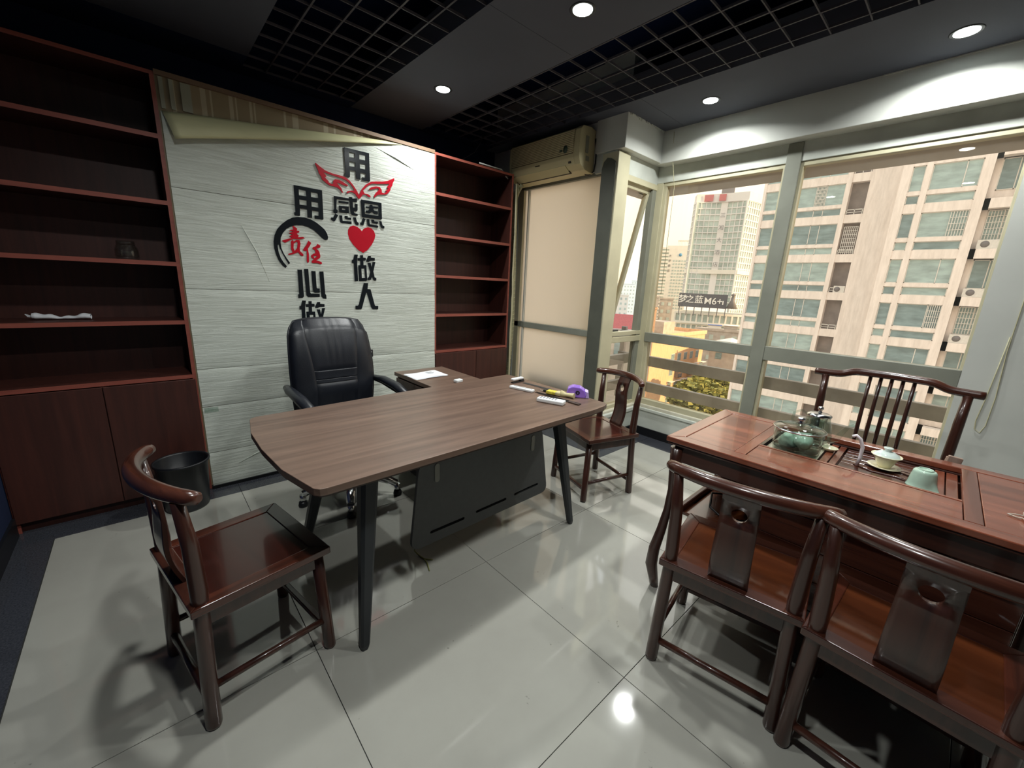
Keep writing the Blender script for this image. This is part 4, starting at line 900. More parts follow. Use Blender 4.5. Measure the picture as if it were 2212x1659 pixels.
tree(64, 26, 23, 4.6, 'yellow-green tree crown low between the orange house and the apartment block', 3)
tree(50, 26.5, 19.5, 3.6, 'second yellow-green tree crown, lower and nearer the sill', 5)
tree(78, 29, 23, 4.2, 'darker tree crown behind the first one, next to the apartment block', 8)
M['boardpale'] = wood('pale_board', srgb(150, 122, 108), srgb(190, 164, 150), axis=2, rough=0.3, coat=0.4)
# ================================================================ LOW-BACK YOKE CHAIRS
def plate_hole(fn, w0, w1, z0, z1, hz, hr, th):
    """bent board with a round hole: fn(y, z) -> centre point; th thickness along local x"""
    b = bmesh.new(); NS = 16
    def wid(z): return w0+(w1-w0)*(z-z0)/(z1-z0)
    def vert(y, z, s): p = fn(y, z); return b.verts.new((p[0]+s*th/2, p[1], p[2]))
    zb, zt = hz-hr*2.0, min(hz+hr*2.0, z1-0.004)
    for s in (-1, 1):
        rows = 9
        lo = [z0+(zb-z0)*i/rows for i in range(rows+1)]
        prev = None
        for z in lo:
            cur = [vert(wid(z)*(k/4-1), z, s) for k in range(9)]
            if prev:
                for k in range(8):
                    f = b.faces.new((prev[k], prev[k+1], cur[k+1], cur[k])); f.smooth = True
            prev = cur
        bot = prev
        topr = [vert(wid(zt)*(k/4-1), zt, s) for k in range(9)]
        ring = [vert(hr*math.cos(2*PI*k/24-PI/2-PI/24*0), hz+hr*math.sin(2*PI*k/24-PI/2), s) for k in range(24)]
        # outer loop ccw from bottom centre
        R = [vert(wid(hz), hz-hr*0.9, s), vert(wid(hz), hz, s), vert(wid(hz), hz+hr*0.9, s)]
        Lf_ = [vert(-wid(hz), hz+hr*0.9, s), vert(-wid(hz), hz, s), vert(-wid(hz), hz-hr*0.9, s)]
        outer = bot[4:]+R+topr[::-1]+Lf_+bot[:4]          # 5+3+9+3+4 = 24
        for k in range(24):
            k2 = (k+1) % 24
            f = b.faces.new((outer[k], outer[k2], ring[k2], ring[k])); f.smooth = True
        prev = topr
        cur = [vert(wid(z1)*(k/4-1), z1, s) for k in range(9)]
        for k in range(8): b.faces.new((prev[k], prev[k+1], cur[k+1], cur[k]))
    bmesh.ops.remove_doubles(b, verts=b.verts[:], dist=1e-5)
    # bridge the rims: boundary edges of the two shells pair by position
    be = [e for e in b.edges if len(e.link_faces) == 1]
    key = {}
    for v in {v for e in be for v in e.verts}:
        key.setdefault((round(v.co.y, 4), round(v.co.z, 4)), []).append(v)
    done = set()
    for e in be:
        a, c = e.verts
        ka, kc = (round(a.co.y, 4), round(a.co.z, 4)), (round(c.co.y, 4), round(c.co.z, 4))
        if frozenset((ka, kc)) in done: continue
        A, Cc = key.get(ka, []), key.get(kc, [])
        if len(A) == 2 and len(Cc) == 2:
            done.add(frozenset((ka, kc)))
            a0, a1 = sorted(A, key=lambda v: v.co.x); c0, c1 = sorted(Cc, key=lambda v: v.co.x)
            try: b.faces.new((a0, a1, c1, c0))
            except ValueError: pass
    bmesh.ops.recalc_face_normals(b, faces=b.faces[:])
    m = MB(); m._merge(b); return m

def make_low_chair(label, panel='seat_dark'):
    t = thing('yoke_back_chair', label, 'chair', (0, 0, 0), 0, 'low dark wooden chairs with curved yoke backs')
    zt, hd, hw, fw = 0.432, 0.200, 0.220, 0.052
    def ring(outer, inner, n):
        o = MB().prism(outer, zt-0.026, zt, 'z', bev=0.004).build(n, M['rosewood_x'], t)
        return o
    c = [(-hd, -hw+0.006), (hd, -hw), (hd, hw), (-hd, hw-0.006)]
    ci = [(-hd+fw, -hw+fw), (hd-fw, -hw+fw), (hd-fw, hw-fw), (-hd+fw, hw-fw)]
    for k in range(4):
        k2 = (k+1) % 4
        MB().prism([c[k], c[k2], ci[k2], ci[k]], zt-0.026, zt, 'z', bev=0.003).build('seat_rail', M['rosewood_x' if k in (0, 2) else 'rosewood_y2'], t)
    MB().box((-hd+fw-0.004, -hw+fw-0.004, zt-0.018), (hd-fw+0.004, hw-fw+0.004, zt-0.003), 0.002).build('seat_panel', M[panel], t)
    for lo, hi in (((-0.165, -0.192, 0.350), (0.17, -0.176, 0.406)), ((-0.165, 0.176, 0.350), (0.17, 0.192, 0.406)), ((0.160, -0.18, 0.350), (0.176, 0.18, 0.406)), ((-0.178, -0.18, 0.350), (-0.162, 0.18, 0.406))):
        MB().box(lo, hi, 0.002).build('apron', M['rosewood'], t)
    for s in (-1, 1):
        MB().tube([(0.190, s*0.196, 0.0), (0.186, s*0.193, 0.01), (0.168, s*0.180, 0.408)], [0.018, 0.0205, 0.0195], 14).build('front_leg', M['rosewood'], t)
        MB().tube([(-0.186, s*0.197, 0.0), (-0.184, s*0.195, 0.01), (-0.170, s*0.184, 0.40), (-0.168, s*0.184, 0.47), (-0.172, s*0.188, 0.62), (-0.186, s*0.196, 0.762)], [0.019, 0.022, 0.021, 0.0225, 0.020, 0.0155], 14).build('back_post', M['rosewood'], t)
        MB().tube([(-0.180, s*0.190, 0.135), (0.183, s*0.192, 0.125)], 0.0115, 10).build('stretcher', M['rosewood'], t)
    MB().box((0.172, -0.19, 0.072), (0.194, 0.19, 0.092), 0.004).build('stretcher', M['rosewood'], t)
    MB().tube([(-0.182, -0.19, 0.088), (-0.182, 0.19, 0.088)], 0.0125, 10).build('stretcher', M['rosewood'], t)
    pts = []; rad = []
    for i in range(25):
        s = i/12-1
        pts.append((-0.150-0.080*(1-s*s)**0.85, 0.236*s, 0.770+0.012*(1-s*s)))
        rad.append(0.0225*(1-0.10*abs(s)**2) if abs(s) < 0.98 else 0.0165)
    pts = [(pts[0][0]+0.002, pts[0][1]-0.004, pts[0][2])]+pts+[(pts[-1][0]+0.002, pts[-1][1]+0.004, pts[-1][2])]; rad = [0.010]+rad+[0.010]
    MB().tube(pts, rad, 16).build('top_rail', M['rosewood_y2'], t)
    def spl(y, z):
        u = (z-0.425)/(0.785-0.425)
        return (-0.168-0.058*u-0.014*math.sin(u*2*PI)*1.0, y, z)
    plate_hole(spl, 0.060, 0.052, 0.425, 0.778, 0.690, 0.023, 0.011).build('back_splat', M['rosewood'], t)
    return t
M['rosewood_y2'] = wood('rosewood_cross', srgb(52, 26, 19), srgb(84, 46, 33), axis=1, rough=0.26, coat=0.6, scale=0.8)
ch = make_low_chair('dark wooden yoke-back chair standing alone at the left end of the desk')
ch.location = (0.151, 1.509, 0); ch.rotation_euler.z = math.radians(10.4)
c2_ = copy_tree(ch); c2_['label'] = 'dark wooden yoke-back chair beyond the right end of the desk, before the corner post'
c2_.location = (2.222, 1.565, 0); c2_.rotation_euler.z = math.radians(162.5)
c3_ = make_low_chair('reddish wooden yoke-back chair pushed up to the tea table, left one of the pair', 'seat_orange')
c3_.location = (1.491, 0.382, 0); c3_.rotation_euler.z = math.radians(9.5)
c4_ = copy_tree(c3_); c4_['label'] = 'reddish wooden yoke-back chair nearest the camera at the bottom right, by the tea table'
c4_.location = (1.497, -0.078, 0); c4_.rotation_euler.z = math.radians(-1.6)

# ================================================================ DESK
dk = thing('office_desk', 'large walnut-topped desk with tapered black legs in the middle of the room', 'desk', (1.06, 1.62, 0))
dx, dy = 1.06, 1.62
P_ = [(0.345, 1.176), (1.70, 1.210), (1.80, 1.222), (1.845, 1.238), (1.858, 1.262), (1.866, 1.42), (1.868, 1.90), (1.864, 2.075), (1.850, 2.090), (1.72, 2.085), (1.00, 2.048), (0.315, 2.004), (0.292, 1.992), (0.284, 1.975), (0.258, 1.80), (0.256, 1.60), (0.271, 1.384), (0.312, 1.196), (0.325, 1.180)]
P_ = [(x-dx, y-dy) for x, y in P_]
top = MB().prism(P_, 0.712, 0.736, 'z', bev=0.0015).build('desktop', M['deskwood'], dk)
def sc(P, s): return [(x*s[0], y*s[1]) for x, y in P]
MB().prism(sc(P_, (0.994, 0.988)), 0.705, 0.712, 'z').build('edge_bevel', M['deskside'], dk)
def leg(b, t_):
    m = MB(); bm = bmesh.new(); rings = []
    for z, r, p in ((0, 0.012, b), (0.02, 0.017, b), (0.706, 0.034, t_)):
        f = z/0.706; cx = b[0]+(t_[0]-b[0])*f-dx; cy = b[1]+(t_[1]-b[1])*f-dy
        rings.append([bm.verts.new((cx+r*sx_*k1, cy+r*sy_*k2, z)) for sx_, sy_, k1, k2 in ((-1, -1, 1, .6), (-1, -1, .6, 1), (1, -1, .6, 1), (1, -1, 1, .6), (1, 1, 1, .6), (1, 1, .6, 1), (-1, 1, .6, 1), (-1, 1, 1, .6))])
    for A, B in zip(rings, rings[1:]):
        for k in range(8): bm.faces.new((A[k], A[(k+1) % 8], B[(k+1) % 8], B[k]))
    bm.faces.new(rings[0][::-1]); bm.faces.new(rings[-1]); m._merge(bm)
    return m.build('leg', M['black_metal'], dk)
leg((0.462, 1.259), (0.535, 1.335)); leg((1.724, 1.325), (1.625, 1.405)); leg((0.437, 1.945), (0.572, 1.83)); leg((1.70, 2.00), (1.60, 1.90))
bm_ = MB().box((0.56-dx, 1.36-dy, 0.645), (1.62-dx, 1.39-dy, 0.705)).build('cross_beam', M['black_metal'], dk)
MB().box((0.58-dx, 1.83-dy, 0.645), (1.60-dx, 1.86-dy, 0.705)).build('cross_beam', M['black_metal'], dk)
for x in (0.56, 1.02, 1.60): MB().box((x-dx, 1.36-dy, 0.65), (x+0.04-dx, 1.86-dy, 0.70)).build('cross_beam', M['black_metal'], dk)
# hanging modesty panel with three slots and two hanger plates
ty = 1.55-dy
def rr(P, r, n=5):
    out = []
    for i in range(len(P)):
        a_, b0, c_ = Vector(P[i-1]), Vector(P[i]), Vector(P[(i+1) % len(P)])
        u1 = (a_-b0).normalized()*r; u2 = (c_-b0).normalized()*r
        for k in range(n+1):
            t_ = k/n; out.append(tuple(b0+u1*(1-t_)**2+u2*t_**2))
    return out
pan = rr([(0.812-dx, 0.085), (1.752-dx, 0.105), (1.672-dx, 0.545), (0.862-dx, 0.535)], 0.055)
slots = []
def slot(x0, z0, x1, z1, r=0.008):
    d = (Vector((x1, z1))-Vector((x0, z0))).normalized(); n_ = Vector((-d.y, d.x))*r
    p = Vector((x0-dx, z0)); q_ = Vector((x1-dx, z1))
    out = []
    for k in range(7): a_ = PI/2+PI*k/6; out.append(tuple(p+d*r*math.cos(a_)+n_*math.sin(a_)))
    for k in range(7): a_ = -PI/2+PI*k/6; out.append(tuple(q_+d*r*math.cos(a_)+n_*math.sin(a_)))
    return out
SL = [(0.925, 0.150, 1.115, 0.152), (1.205, 0.160, 1.405, 0.165), (1.480, 0.170, 1.660, 0.178)]
mp_ = curve_fill('modesty_panel', [pan]+[slot(*s) for s in SL], ty+0.009, 0.018, M['grey_panel'], dk)
mp2 = MB()
for s in SL: mp2.box((s[0]-dx-0.02, ty+0.019, s[1]-0.02), (s[2]-dx+0.02, ty+0.021, s[3]+0.02))
mp2.build('slot_backing', M['black_metal'], mp_, (0, -mp_.location.y, 0))
for x in (0.955, 1.60):
    MB().prism([(x-dx+0.013*math.cos(PI*k/8), 0.495+0.013*math.sin(PI*k/8)) for k in range(9)]+[(x-dx-0.013*math.cos(PI*k/8), 0.425-0.013*math.sin(PI*k/8)) for k in range(9)], ty-0.004, ty+0.001, 'y').build('hanger_plate', M['hanger'], mp_, (0, -mp_.location.y, 0))
    MB().box((x-dx-0.02, ty+0.02, 0.45), (x-dx+0.02, ty+0.035, 0.65)).build('hanger_bracket', M['black_metal'], dk)
# side return cabinet
rt = thing('desk_return', 'low walnut side cabinet joining the desk behind, paper lying on it', 'cabinet', (1.47, 2.35, 0))
MB().box((-0.197, -0.272, 0.690), (0.195, 0.285, 0.716), 0.002).build('top', M['deskwood'], rt)
MB().box((-0.180, -0.25, 0.06), (0.18, 0.27, 0.69), 0.002).build('body', M['deskside'], rt)
MB().box((-0.198, 0.0, 0.07), (-0.181, 0.255, 0.68), 0.002).build('door', M['deskside'], rt)
MB().box((-0.198, -0.245, 0.07), (-0.181, -0.005, 0.68), 0.002).build('door', M['deskside'], rt)
MB().box((-0.17, -0.24, 0.0), (0.17, 0.26, 0.06)).build('plinth', M['black_metal'], rt)

# ---- things on the desk
DZ = 0.736
def at(name, label, cat, x, y, z, deg=0, group=None): return thing(name, label, cat, (x, y, z), math.radians(deg), group)
pp_ = at('paper_sheet', 'white printed sheets lying on the side cabinet', 'paper', 1.40, 2.42, 0.7165, 3)
MB().grid(lambda u, v: (-0.125+0.25*u, -0.088+0.17*v, 0.001+0.004*math.sin(3*u+2*v)**2), 12, 8).build('sheet', M['paper'], pp_)
MB().grid(lambda u, v: (-0.118+0.25*u, -0.080+0.17*v, 0.0035+0.004*math.sin(3*u+2*v)**2), 12, 8).build('sheet', M['paper'], pp_)
pm = MB()
for i in range(6): pm.box((0.03, 0.055-i*0.009, 0.0085), (0.09-0.01*(i % 3), 0.058-i*0.009, 0.0089))
tag(pm.build('printed_lines', M['print'], pp_), kind='stuff')
wb_ = at('white_box', 'small rounded white case on the desk corner by the side cabinet', 'case', 1.478, 2.14, 0.7165, 8)
MB().box((-0.028, -0.018, 0), (0.028, 0.018, 0.022), 0.008, 4).build('case', M['white_plastic'], wb_)
MB().box((-0.0284, -0.0184, 0.0145), (0.0284, 0.0184, 0.0152)).build('lid_line', M['print'], wb_)
def remote(label, x, y, L, w, h, deg, name='remote_control'):
    t = at(name, label, 'remote', x, y, DZ, deg)
    MB().box((-L/2, -w/2, 0), (L/2, w/2, h), min(h, w)*0.32, 4).build('body', M['white_plastic'], t)
    return t
r1_ = remote('narrow white remote control near the back edge of the desk', 1.648, 1.715, 0.165, 0.036, 0.016, -77)
MB().box((-0.06, -0.002, 0.0158), (0.07, 0.002, 0.0172)).build('ridge', M['print'], r1_)
r2_ = remote('wide white remote control with buttons, nearest the front edge of the desk', 1.594, 1.425, 0.155, 0.052, 0.024, -69)
b_m = MB()
for i in range(6):
    for k in range(3):
        b_m.box((-0.062+i*0.017, -0.015+k*0.012, 0.0238), (-0.053+i*0.017, -0.008+k*0.012, 0.0258), 0.0008)
b_m.build('buttons', M['print'], r2_)
st = at('stapler', 'white and black stapler behind the narrow remote control', 'stapler', 1.765, 1.880, DZ, 6)
MB().box((-0.055, -0.012, 0.0), (0.055, 0.012, 0.008), 0.003).build('base', M['black_plastic'], st)
MB().box((-0.055, -0.014, 0.016), (0.045, 0.014, 0.032), 0.006, 3).build('arm', M['white_plastic'], st)
MB().box((0.02, -0.010, 0.006), (0.052, 0.010, 0.020), 0.002).build('hinge', M['black_metal'], st)
sh = at('pencil_sharpener', 'purple translucent desktop sharpener at the right end of the desk', 'sharpener', 1.825, 1.430, DZ, -52)
prof = [(-0.062, 0.0), (0.045, 0.0), (0.052, 0.02), (0.040, 0.045), (0.012, 0.062), (-0.030, 0.066), (-0.058, 0.052), (-0.064, 0.02)]
MB().prism(prof, -0.034, 0.034, 'y', bev=0.006).build('body', M['purple'], sh, smooth=False)
MB().prism([(0.045, 0.001), (0.066, 0.001), (0.060, 0.038), (0.040, 0.044), (0.050, 0.02)], -0.031, 0.031, 'y', bev=0.003).build('front_drawer', M['purple_light'], sh)
MB().lathe([(0.010, 0), (0.012, 0.002), (0.010, 0.004), (0.006, 0.004), (0.006, 0.001)], mat=Matrix.Translation((0.0, -0.034, 0.032)) @ Matrix.Rotation(PI/2, 4, 'X')).build('side_hole', M['black_plastic'], sh)
br = at('hand_brush', 'small brush with yellow bristles and a pale wooden handle in front of the sharpener', 'brush', 1.752, 1.475, DZ, -75)
tag(MB().box((-0.105, -0.022, 0.004), (-0.035, 0.022, 0.022), 0.004).build('bristles', M['bristle'], br))
MB().box((-0.045, -0.025, 0.002), (-0.010, 0.025, 0.026), 0.008, 3).build('ferrule', M['handlewood'], br)
MB().tube([(-0.014, 0, 0.014), (0.02, 0, 0.014), (0.045, 0, 0.015), (0.068, 0, 0.016)], [0.022, 0.012, 0.013, 0.016], 14).build('handle', M['handlewood'], br)
kn = at('craft_knife', 'dark blue-handled craft tool lying behind the brush', 'knife', 1.742, 1.600, DZ, -78)
MB().box((-0.02, -0.009, 0), (0.07, 0.009, 0.014), 0.004).build('handle', M['black_plastic'], kn)
MB().box((-0.045, -0.006, 0.002), (-0.018, 0.006, 0.006)).build('blade', M['chrome'], kn)
ru = at('metal_ruler', 'long dark metal ruler lying along the back right edge of the desk', 'ruler', 1.795, 1.735, DZ, -86)
MB().box((-0.11, -0.014, 0), (0.11, 0.014, 0.0018), 0.0005).build('blade', M['black_metal'], ru)
cs = at('tool_sticks', 'pair of thin dark sticks lying past the wide remote control', 'sticks', 1.685, 1.470, DZ, -88)
for dy_, a_ in ((-0.004, 0.0), (0.009, 0.05)):
    MB().tube([(-0.16, dy_, 0.003), (0.16, dy_+a_*0.2, 0.003)], [0.002, 0.003], 6).build('stick', M['cable_black'], cs)
MB().box((0.09, -0.010, 0.001), (0.165, 0.006, 0.008), 0.002).build('grip', M['deskside'], cs)

# ================================================================ OFFICE CHAIR
oc_ = thing('office_chair', 'black leather high-back office chair behind the desk', 'office chair', (0.862, 2.42, 0), math.radians(2))
def bshape(u, v, face):
    """u across -1..1, v up 0..1; front (face=1) is at -y"""
    z = 0.46+0.635*v
    w = 0.232+0.020*math.sin(PI*min(1, v*1.1))-0.020*max(0, v-0.85)/0.15
    if v > 0.95: w *= 1-0.06*((v-0.95)/0.05)**2
    ztop = z-0.018*abs(u)**3*(1 if v > 0.9 else 0)
    lean = 0.20+0.085*v-0.05*math.sin(PI*v*0.9)
    th = 0.045*(1-abs(u)**6)**0.5*min(1, (1-v)*9+0.25)
    puff = 0.018*math.exp(-((v-0.32)/0.10)**2)+0.010*math.exp(-((v-0.70)/0.25)**2)
    bol = 0.016*abs(u)**2
    yy = lean-(th+puff*(1-abs(u)**2)+bol*0.6) if face else lean+0.04*(1-abs(u)**4)
    return (w*u, yy, ztop)
def strip(u0, u1, v0, v1, name, groove=0.006, n=(10, 20), extra=None, mat='leather', par=None):
    def fn(a_, c_):
        u = u0+(u1-u0)*a_; v = v0+(v1-v0)*c_
        x, y, z = bshape(u, v, 1)
        e = min(a_ if u0 > -0.99 else 1, 1-a_ if u1 < 0.99 else 1)*8; e2 = min(c_ if v0 > 0 else 1, 1-c_ if v1 < 1 else 1)*12
        y += groove*(1-min(1, e, e2))**2
        if extra: y += extra(a_, c_)
        return (x, y, z)
    return MB().grid(fn, n[0], n[1]).build(name, M[mat], par or oc_)
def sb_(v): return 0.46+0.10*(max(0, v-0.45))      # half width of the centre panel
def bolster(s):
    def fn(a_, c_):
        v = c_; ui = (0.50 if v < 0.42 else 0.50+0.22*((v-0.42)/0.58)**1.3)
        u = s*(ui+(1-ui)*a_); x, y, z = bshape(u, v, 1)
        y += 0.006*(1-min(1, a_*7))**2
        return (x, y, z)
    return MB().grid(fn, 12, 26).build('back_bolster', M['leather'], oc_)
bolster(-1); bolster(1)
def centre(v0, v1, name, ex=None):
    def fn(a_, c_):
        v = v0+(v1-v0)*c_; ui = (0.50 if v < 0.42 else 0.50+0.22*((v-0.42)/0.58)**1.3); u = ui*(2*a_-1)
        x, y, z = bshape(u, v, 1); y += 0.006*(1-min(1, min(a_, 1-a_)*10, min(c_ if v0 > 0 else 1, (1-c_) if v1 < 1 else 1)*14))**2
        if ex: y += ex(a_, c_)
        return (x, y, z)
    return MB().grid(fn, 30, 18).build(name, M['leather'], oc_)
wr_ = lambda a_, c_: 0.004*sum(math.exp(-((a_-k)/0.035)**2) for k in (0.36, 0.50, 0.64))*math.exp(-((c_-0.5)/0.33)**2)
centre(0.0, 0.40, 'back_cushion', lambda a_, c_: 0.6*wr_(a_, c_)); centre(0.40, 0.435, 'lumbar_pad'); centre(0.435, 0.52, 'lumbar_pad'); centre(0.52, 1.0, 'back_cushion', wr_)
MB().grid(lambda a_, c_: bshape(2*a_-1, c_, 0), 16, 20).build('back_shell', M['leather'], oc_)
# rim closing front and back
def rimf(a_, c_):
    # walk around the outline: left side up, over the top, right side down
    L = 3.0; t_ = a_*L
    if t_ < 1: u, v = -1, t_
    elif t_ < 2: u, v = 2*(t_-1)-1, 1
    else: u, v = 1, 3-t_
    p, q_ = Vector(bshape(u, v, 1)), Vector(bshape(u, v, 0)); r_ = p.lerp(q_, c_)
    b3 = 0.008*math.sin(PI*c_)
    return (r_.x+(b3*u if t_ < 1 or t_ > 2 else 0), r_.y, r_.z+(b3 if 1 <= t_ <= 2 else 0))
MB().grid(rimf, 60, 6).build('back_rim', M['leather'], oc_)
MB().box((0.245, 0.235, 0.80), (0.262, 0.262, 0.845), 0.003).build('side_clip', M['black_plastic'], oc_)
MB().grid(lambda a_, c_: (0.25*(2*a_-1), -0.26+0.50*c_, 0.48+0.02*math.sin(PI*a_)*math.sin(PI*c_)**0.5-0.04*max(0, 0.15-c_)/0.15), 14, 14).build('seat_cushion', M['leather'], oc_)
MB().box((-0.25, -0.26, 0.40), (0.25, 0.24, 0.482), 0.03, 4).build('seat_base', M['leather'], oc_)
for s in (-1, 1):
    MB().tube([(s*0.27, 0.22, 0.695), (s*0.285, 0.10, 0.700), (s*0.285, -0.08, 0.690), (s*0.280, -0.20, 0.665), (s*0.275, -0.235, 0.635)], [0.016, 0.022, 0.024, 0.022, 0.014], 12, sx=1.35).build('armrest', M['leather'], oc_)
    MB().tube([(s*0.235, 0.235, 0.70), (s*0.285, 0.12, 0.675), (s*0.29, -0.20, 0.640), (s*0.285, -0.245, 0.60), (s*0.27, -0.18, 0.46), (s*0.20, -0.05, 0.405)], 0.011, 8).build('arm_frame', M['black_metal'], oc_)
MB().tube([(0, 0, 0.08), (0, 0, 0.26), (0, 0, 0.27), (0, 0, 0.40)], [0.03, 0.03, 0.02, 0.02], 12).build('gas_column', M['chrome'], oc_)
for k in range(5):
    a_ = math.radians(90+72*k+84)
    bmv = MB().tube([(0.03*math.cos(a_), 0.03*math.sin(a_), 0.12), (0.17*math.cos(a_), 0.17*math.sin(a_), 0.125), (0.285*math.cos(a_), 0.285*math.sin(a_), 0.080)], [0.045, 0.034, 0.022], 8).build('base_arm', M['chrome'], oc_)
    MB().tube([(0.285*math.cos(a_), 0.285*math.sin(a_), 0.075), (0.288*math.cos(a_), 0.288*math.sin(a_), 0.03)], [0.020, 0.018], 8).build('glide_post', M['chrome'], bmv)
    MB().lathe([(0.0, 0.0), (0.024, 0.0), (0.027, 0.01), (0.022, 0.032), (0.0, 0.034)], (0.288*math.cos(a_), 0.288*math.sin(a_), 0)).build('glide', M['black_plastic'], bmv)
# waste bin
wbin = thing('waste_bin', 'black round waste bin at the corner of the left bookcase', 'bin', (0.058, 2.848, 0))
wbin.scale = (1.10, 1.10, 1.08)
MB().lathe([(0.0, 0.0), (0.092, 0.0), (0.096, 0.01), (0.112, 0.255), (0.120, 0.258), (0.121, 0.268), (0.114, 0.270), (0.108, 0.262), (0.090, 0.012), (0.0, 0.010)], seg=40).build('body', M['black_plastic'], wbin)
ww = thing('floor_wire', 'short loose greenish wire on the floor under the hanging desk panel', 'wire')
MB().tube([(0.862, 1.60, 0.14), (0.868, 1.62, 0.03), (0.885, 1.61, 0.004), (0.893, 1.565, 0.003), (0.922, 1.535, 0.003)], 0.003, 6).build('wire', M['cable_green'], ww)
MB().tube([(0.893, 1.565, 0.004), (0.888, 1.53, 0.004), (0.868, 1.475, 0.003)], 0.0028, 6).build('wire', M['cable_green'], ww)
so_ = thing('wall_socket', 'small wall outlet on the white wall to the right of the office chair', 'socket', (1.252, YW-0.012, 0.795))
MB().box((-0.022, -0.006, -0.028), (0.022, 0.002, 0.028), 0.003).build('plate', M['black_plastic'], so_)
MB().box((-0.008, -0.008, 0.006), (0.010, -0.006, 0.018)).box((-0.008, -0.008, -0.018), (0.010, -0.006, -0.006)).build('insert', M['white_plastic'], so_)

# ================================================================ TEA TABLE
TX, TY = 1.965, 0.19
tt = thing('tea_table', 'polished rosewood tea table with an inset tray under the right window', 'table', (TX, TY, 0), math.radians(1.4))
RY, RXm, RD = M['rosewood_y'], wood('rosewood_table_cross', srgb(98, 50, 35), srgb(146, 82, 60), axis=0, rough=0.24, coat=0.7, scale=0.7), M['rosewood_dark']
X0, X1, Y0, Y1, ZT = -0.335, 0.335, -0.585, 0.585, 0.750
fw_ = 0.058
def TP(n, lo, hi, m=RY, bev=0.002, par=tt): return MB().box(lo, hi, bev).build(n, m, par)
for poly, m in (([(X0, Y0), (X0, Y1), (X0+fw_, Y1-fw_), (X0+fw_, Y0+fw_)], RY), ([(X1, Y0), (X1, Y1), (X1-fw_, Y1-fw_), (X1-fw_, Y0+fw_)], RY),
                ([(X0, Y1), (X1, Y1), (X1-fw_, Y1-fw_), (X0+fw_, Y1-fw_)], RXm), ([(X0, Y0), (X1, Y0), (X1-fw_, Y0+fw_), (X0+fw_, Y0+fw_)], RXm)):
    MB().prism(poly, ZT-0.022, ZT, 'z', bev=0.003).build('top_rail', m, tt)
xi0, xi1 = X0+fw_, X1-fw_
TP('end_panel', (xi0+0.001, 0.333, ZT-0.018), (xi1-0.001, Y1-fw_-0.001, ZT-0.0015)); TP('end_panel', (xi0+0.001, Y0+fw_+0.001, ZT-0.018), (xi1-0.001, -0.333, ZT-0.0015))
TP('cross_rail', (xi0, 0.292, ZT-0.020), (xi1, 0.331, ZT+0.0), RXm, 0.002); TP('cross_rail', (xi0, -0.331, ZT-0.020), (xi1, -0.292, ZT+0.0), RXm, 0.002)
TP('front_panel', (xi0+0.001, -0.290, ZT-0.020), (-0.115, 0.290, ZT-0.0015)); TP('front_strip', (-0.113, -0.290, ZT-0.020), (-0.098, 0.290, ZT), RY, 0.0015)
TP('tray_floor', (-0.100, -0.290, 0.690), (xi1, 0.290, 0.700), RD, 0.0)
TP('hob_plate', (-0.090, 0.105, 0.700), (xi1-0.012, 0.286, 0.722), M['steel'], 0.002)
for y0, y1 in ((0.073, 0.098), (0.046, 0.068)): TP('tray_slat', (-0.094, y0, 0.702), (xi1-0.006, y1, 0.722), RXm, 0.0015)
for k in range(9):
    x = -0.094+k*0.0405; TP('tray_board', (x, -0.222, 0.702), (x+0.038, 0.040, 0.719-0.002*(k in (3, 4, 5))), M['rosewood_y2'], 0.0015)
for y0, y1 in ((-0.254, -0.227), (-0.288, -0.258)): TP('tray_slat', (-0.094, y0, 0.702), (xi1-0.006, y1, 0.722), RXm, 0.0015)
# faint carved relief on the tray
rl = MB()
for p in ([(0.02, -0.20), (0.05, -0.13), (0.04, -0.06), (0.07, 0.0)], [(0.10, -0.18), (0.13, -0.10), (0.11, -0.03)], [(0.16, -0.12), (0.19, -0.05), (0.17, 0.01)]):
    rl.tube([(x, y, 0.7185) for x, y in p], [0.002, 0.005, 0.004, 0.002][:len(p)], 6)
rl.build('carving', RD, tt)
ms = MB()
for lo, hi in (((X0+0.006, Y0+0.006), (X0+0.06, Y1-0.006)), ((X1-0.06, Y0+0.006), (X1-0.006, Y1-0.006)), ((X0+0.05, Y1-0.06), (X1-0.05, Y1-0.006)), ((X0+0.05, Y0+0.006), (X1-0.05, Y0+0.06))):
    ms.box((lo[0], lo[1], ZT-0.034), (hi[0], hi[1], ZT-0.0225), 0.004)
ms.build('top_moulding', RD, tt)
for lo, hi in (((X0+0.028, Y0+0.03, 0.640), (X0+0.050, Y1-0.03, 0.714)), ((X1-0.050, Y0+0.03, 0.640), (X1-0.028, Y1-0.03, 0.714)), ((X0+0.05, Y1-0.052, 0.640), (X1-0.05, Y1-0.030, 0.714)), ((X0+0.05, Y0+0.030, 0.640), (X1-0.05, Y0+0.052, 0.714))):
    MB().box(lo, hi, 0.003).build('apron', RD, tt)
for sx_ in (-1, 1):
    for sy_ in (-1, 1):
        cx, cy = sx_*0.297, sy_*0.545
        MB().tube([(cx, cy, 0.70), (cx, cy, 0.60), (cx-sx_*0.004, cy, 0.50), (cx, cy+sy_*0.004, 0.40), (cx+sx_*0.012, cy+sy_*0.014, 0.30), (cx+sx_*0.026, cy+sy_*0.028, 0.20), (cx+sx_*0.030, cy+sy_*0.030, 0.12), (cx+sx_*0.018, cy+sy_*0.018, 0.05), (cx+sx_*0.010, cy+sy_*0.010, 0.0)],
                  [0.030, 0.024, 0.018, 0.018, 0.021, 0.025, 0.027, 0.022, 0.019], 10).build('leg', M['rosewood'], tt)
TP('cabinet_body', (-0.222, -0.46, 0.075), (0.25, 0.245, 0.565), M['rosewood_y2'], 0.004)
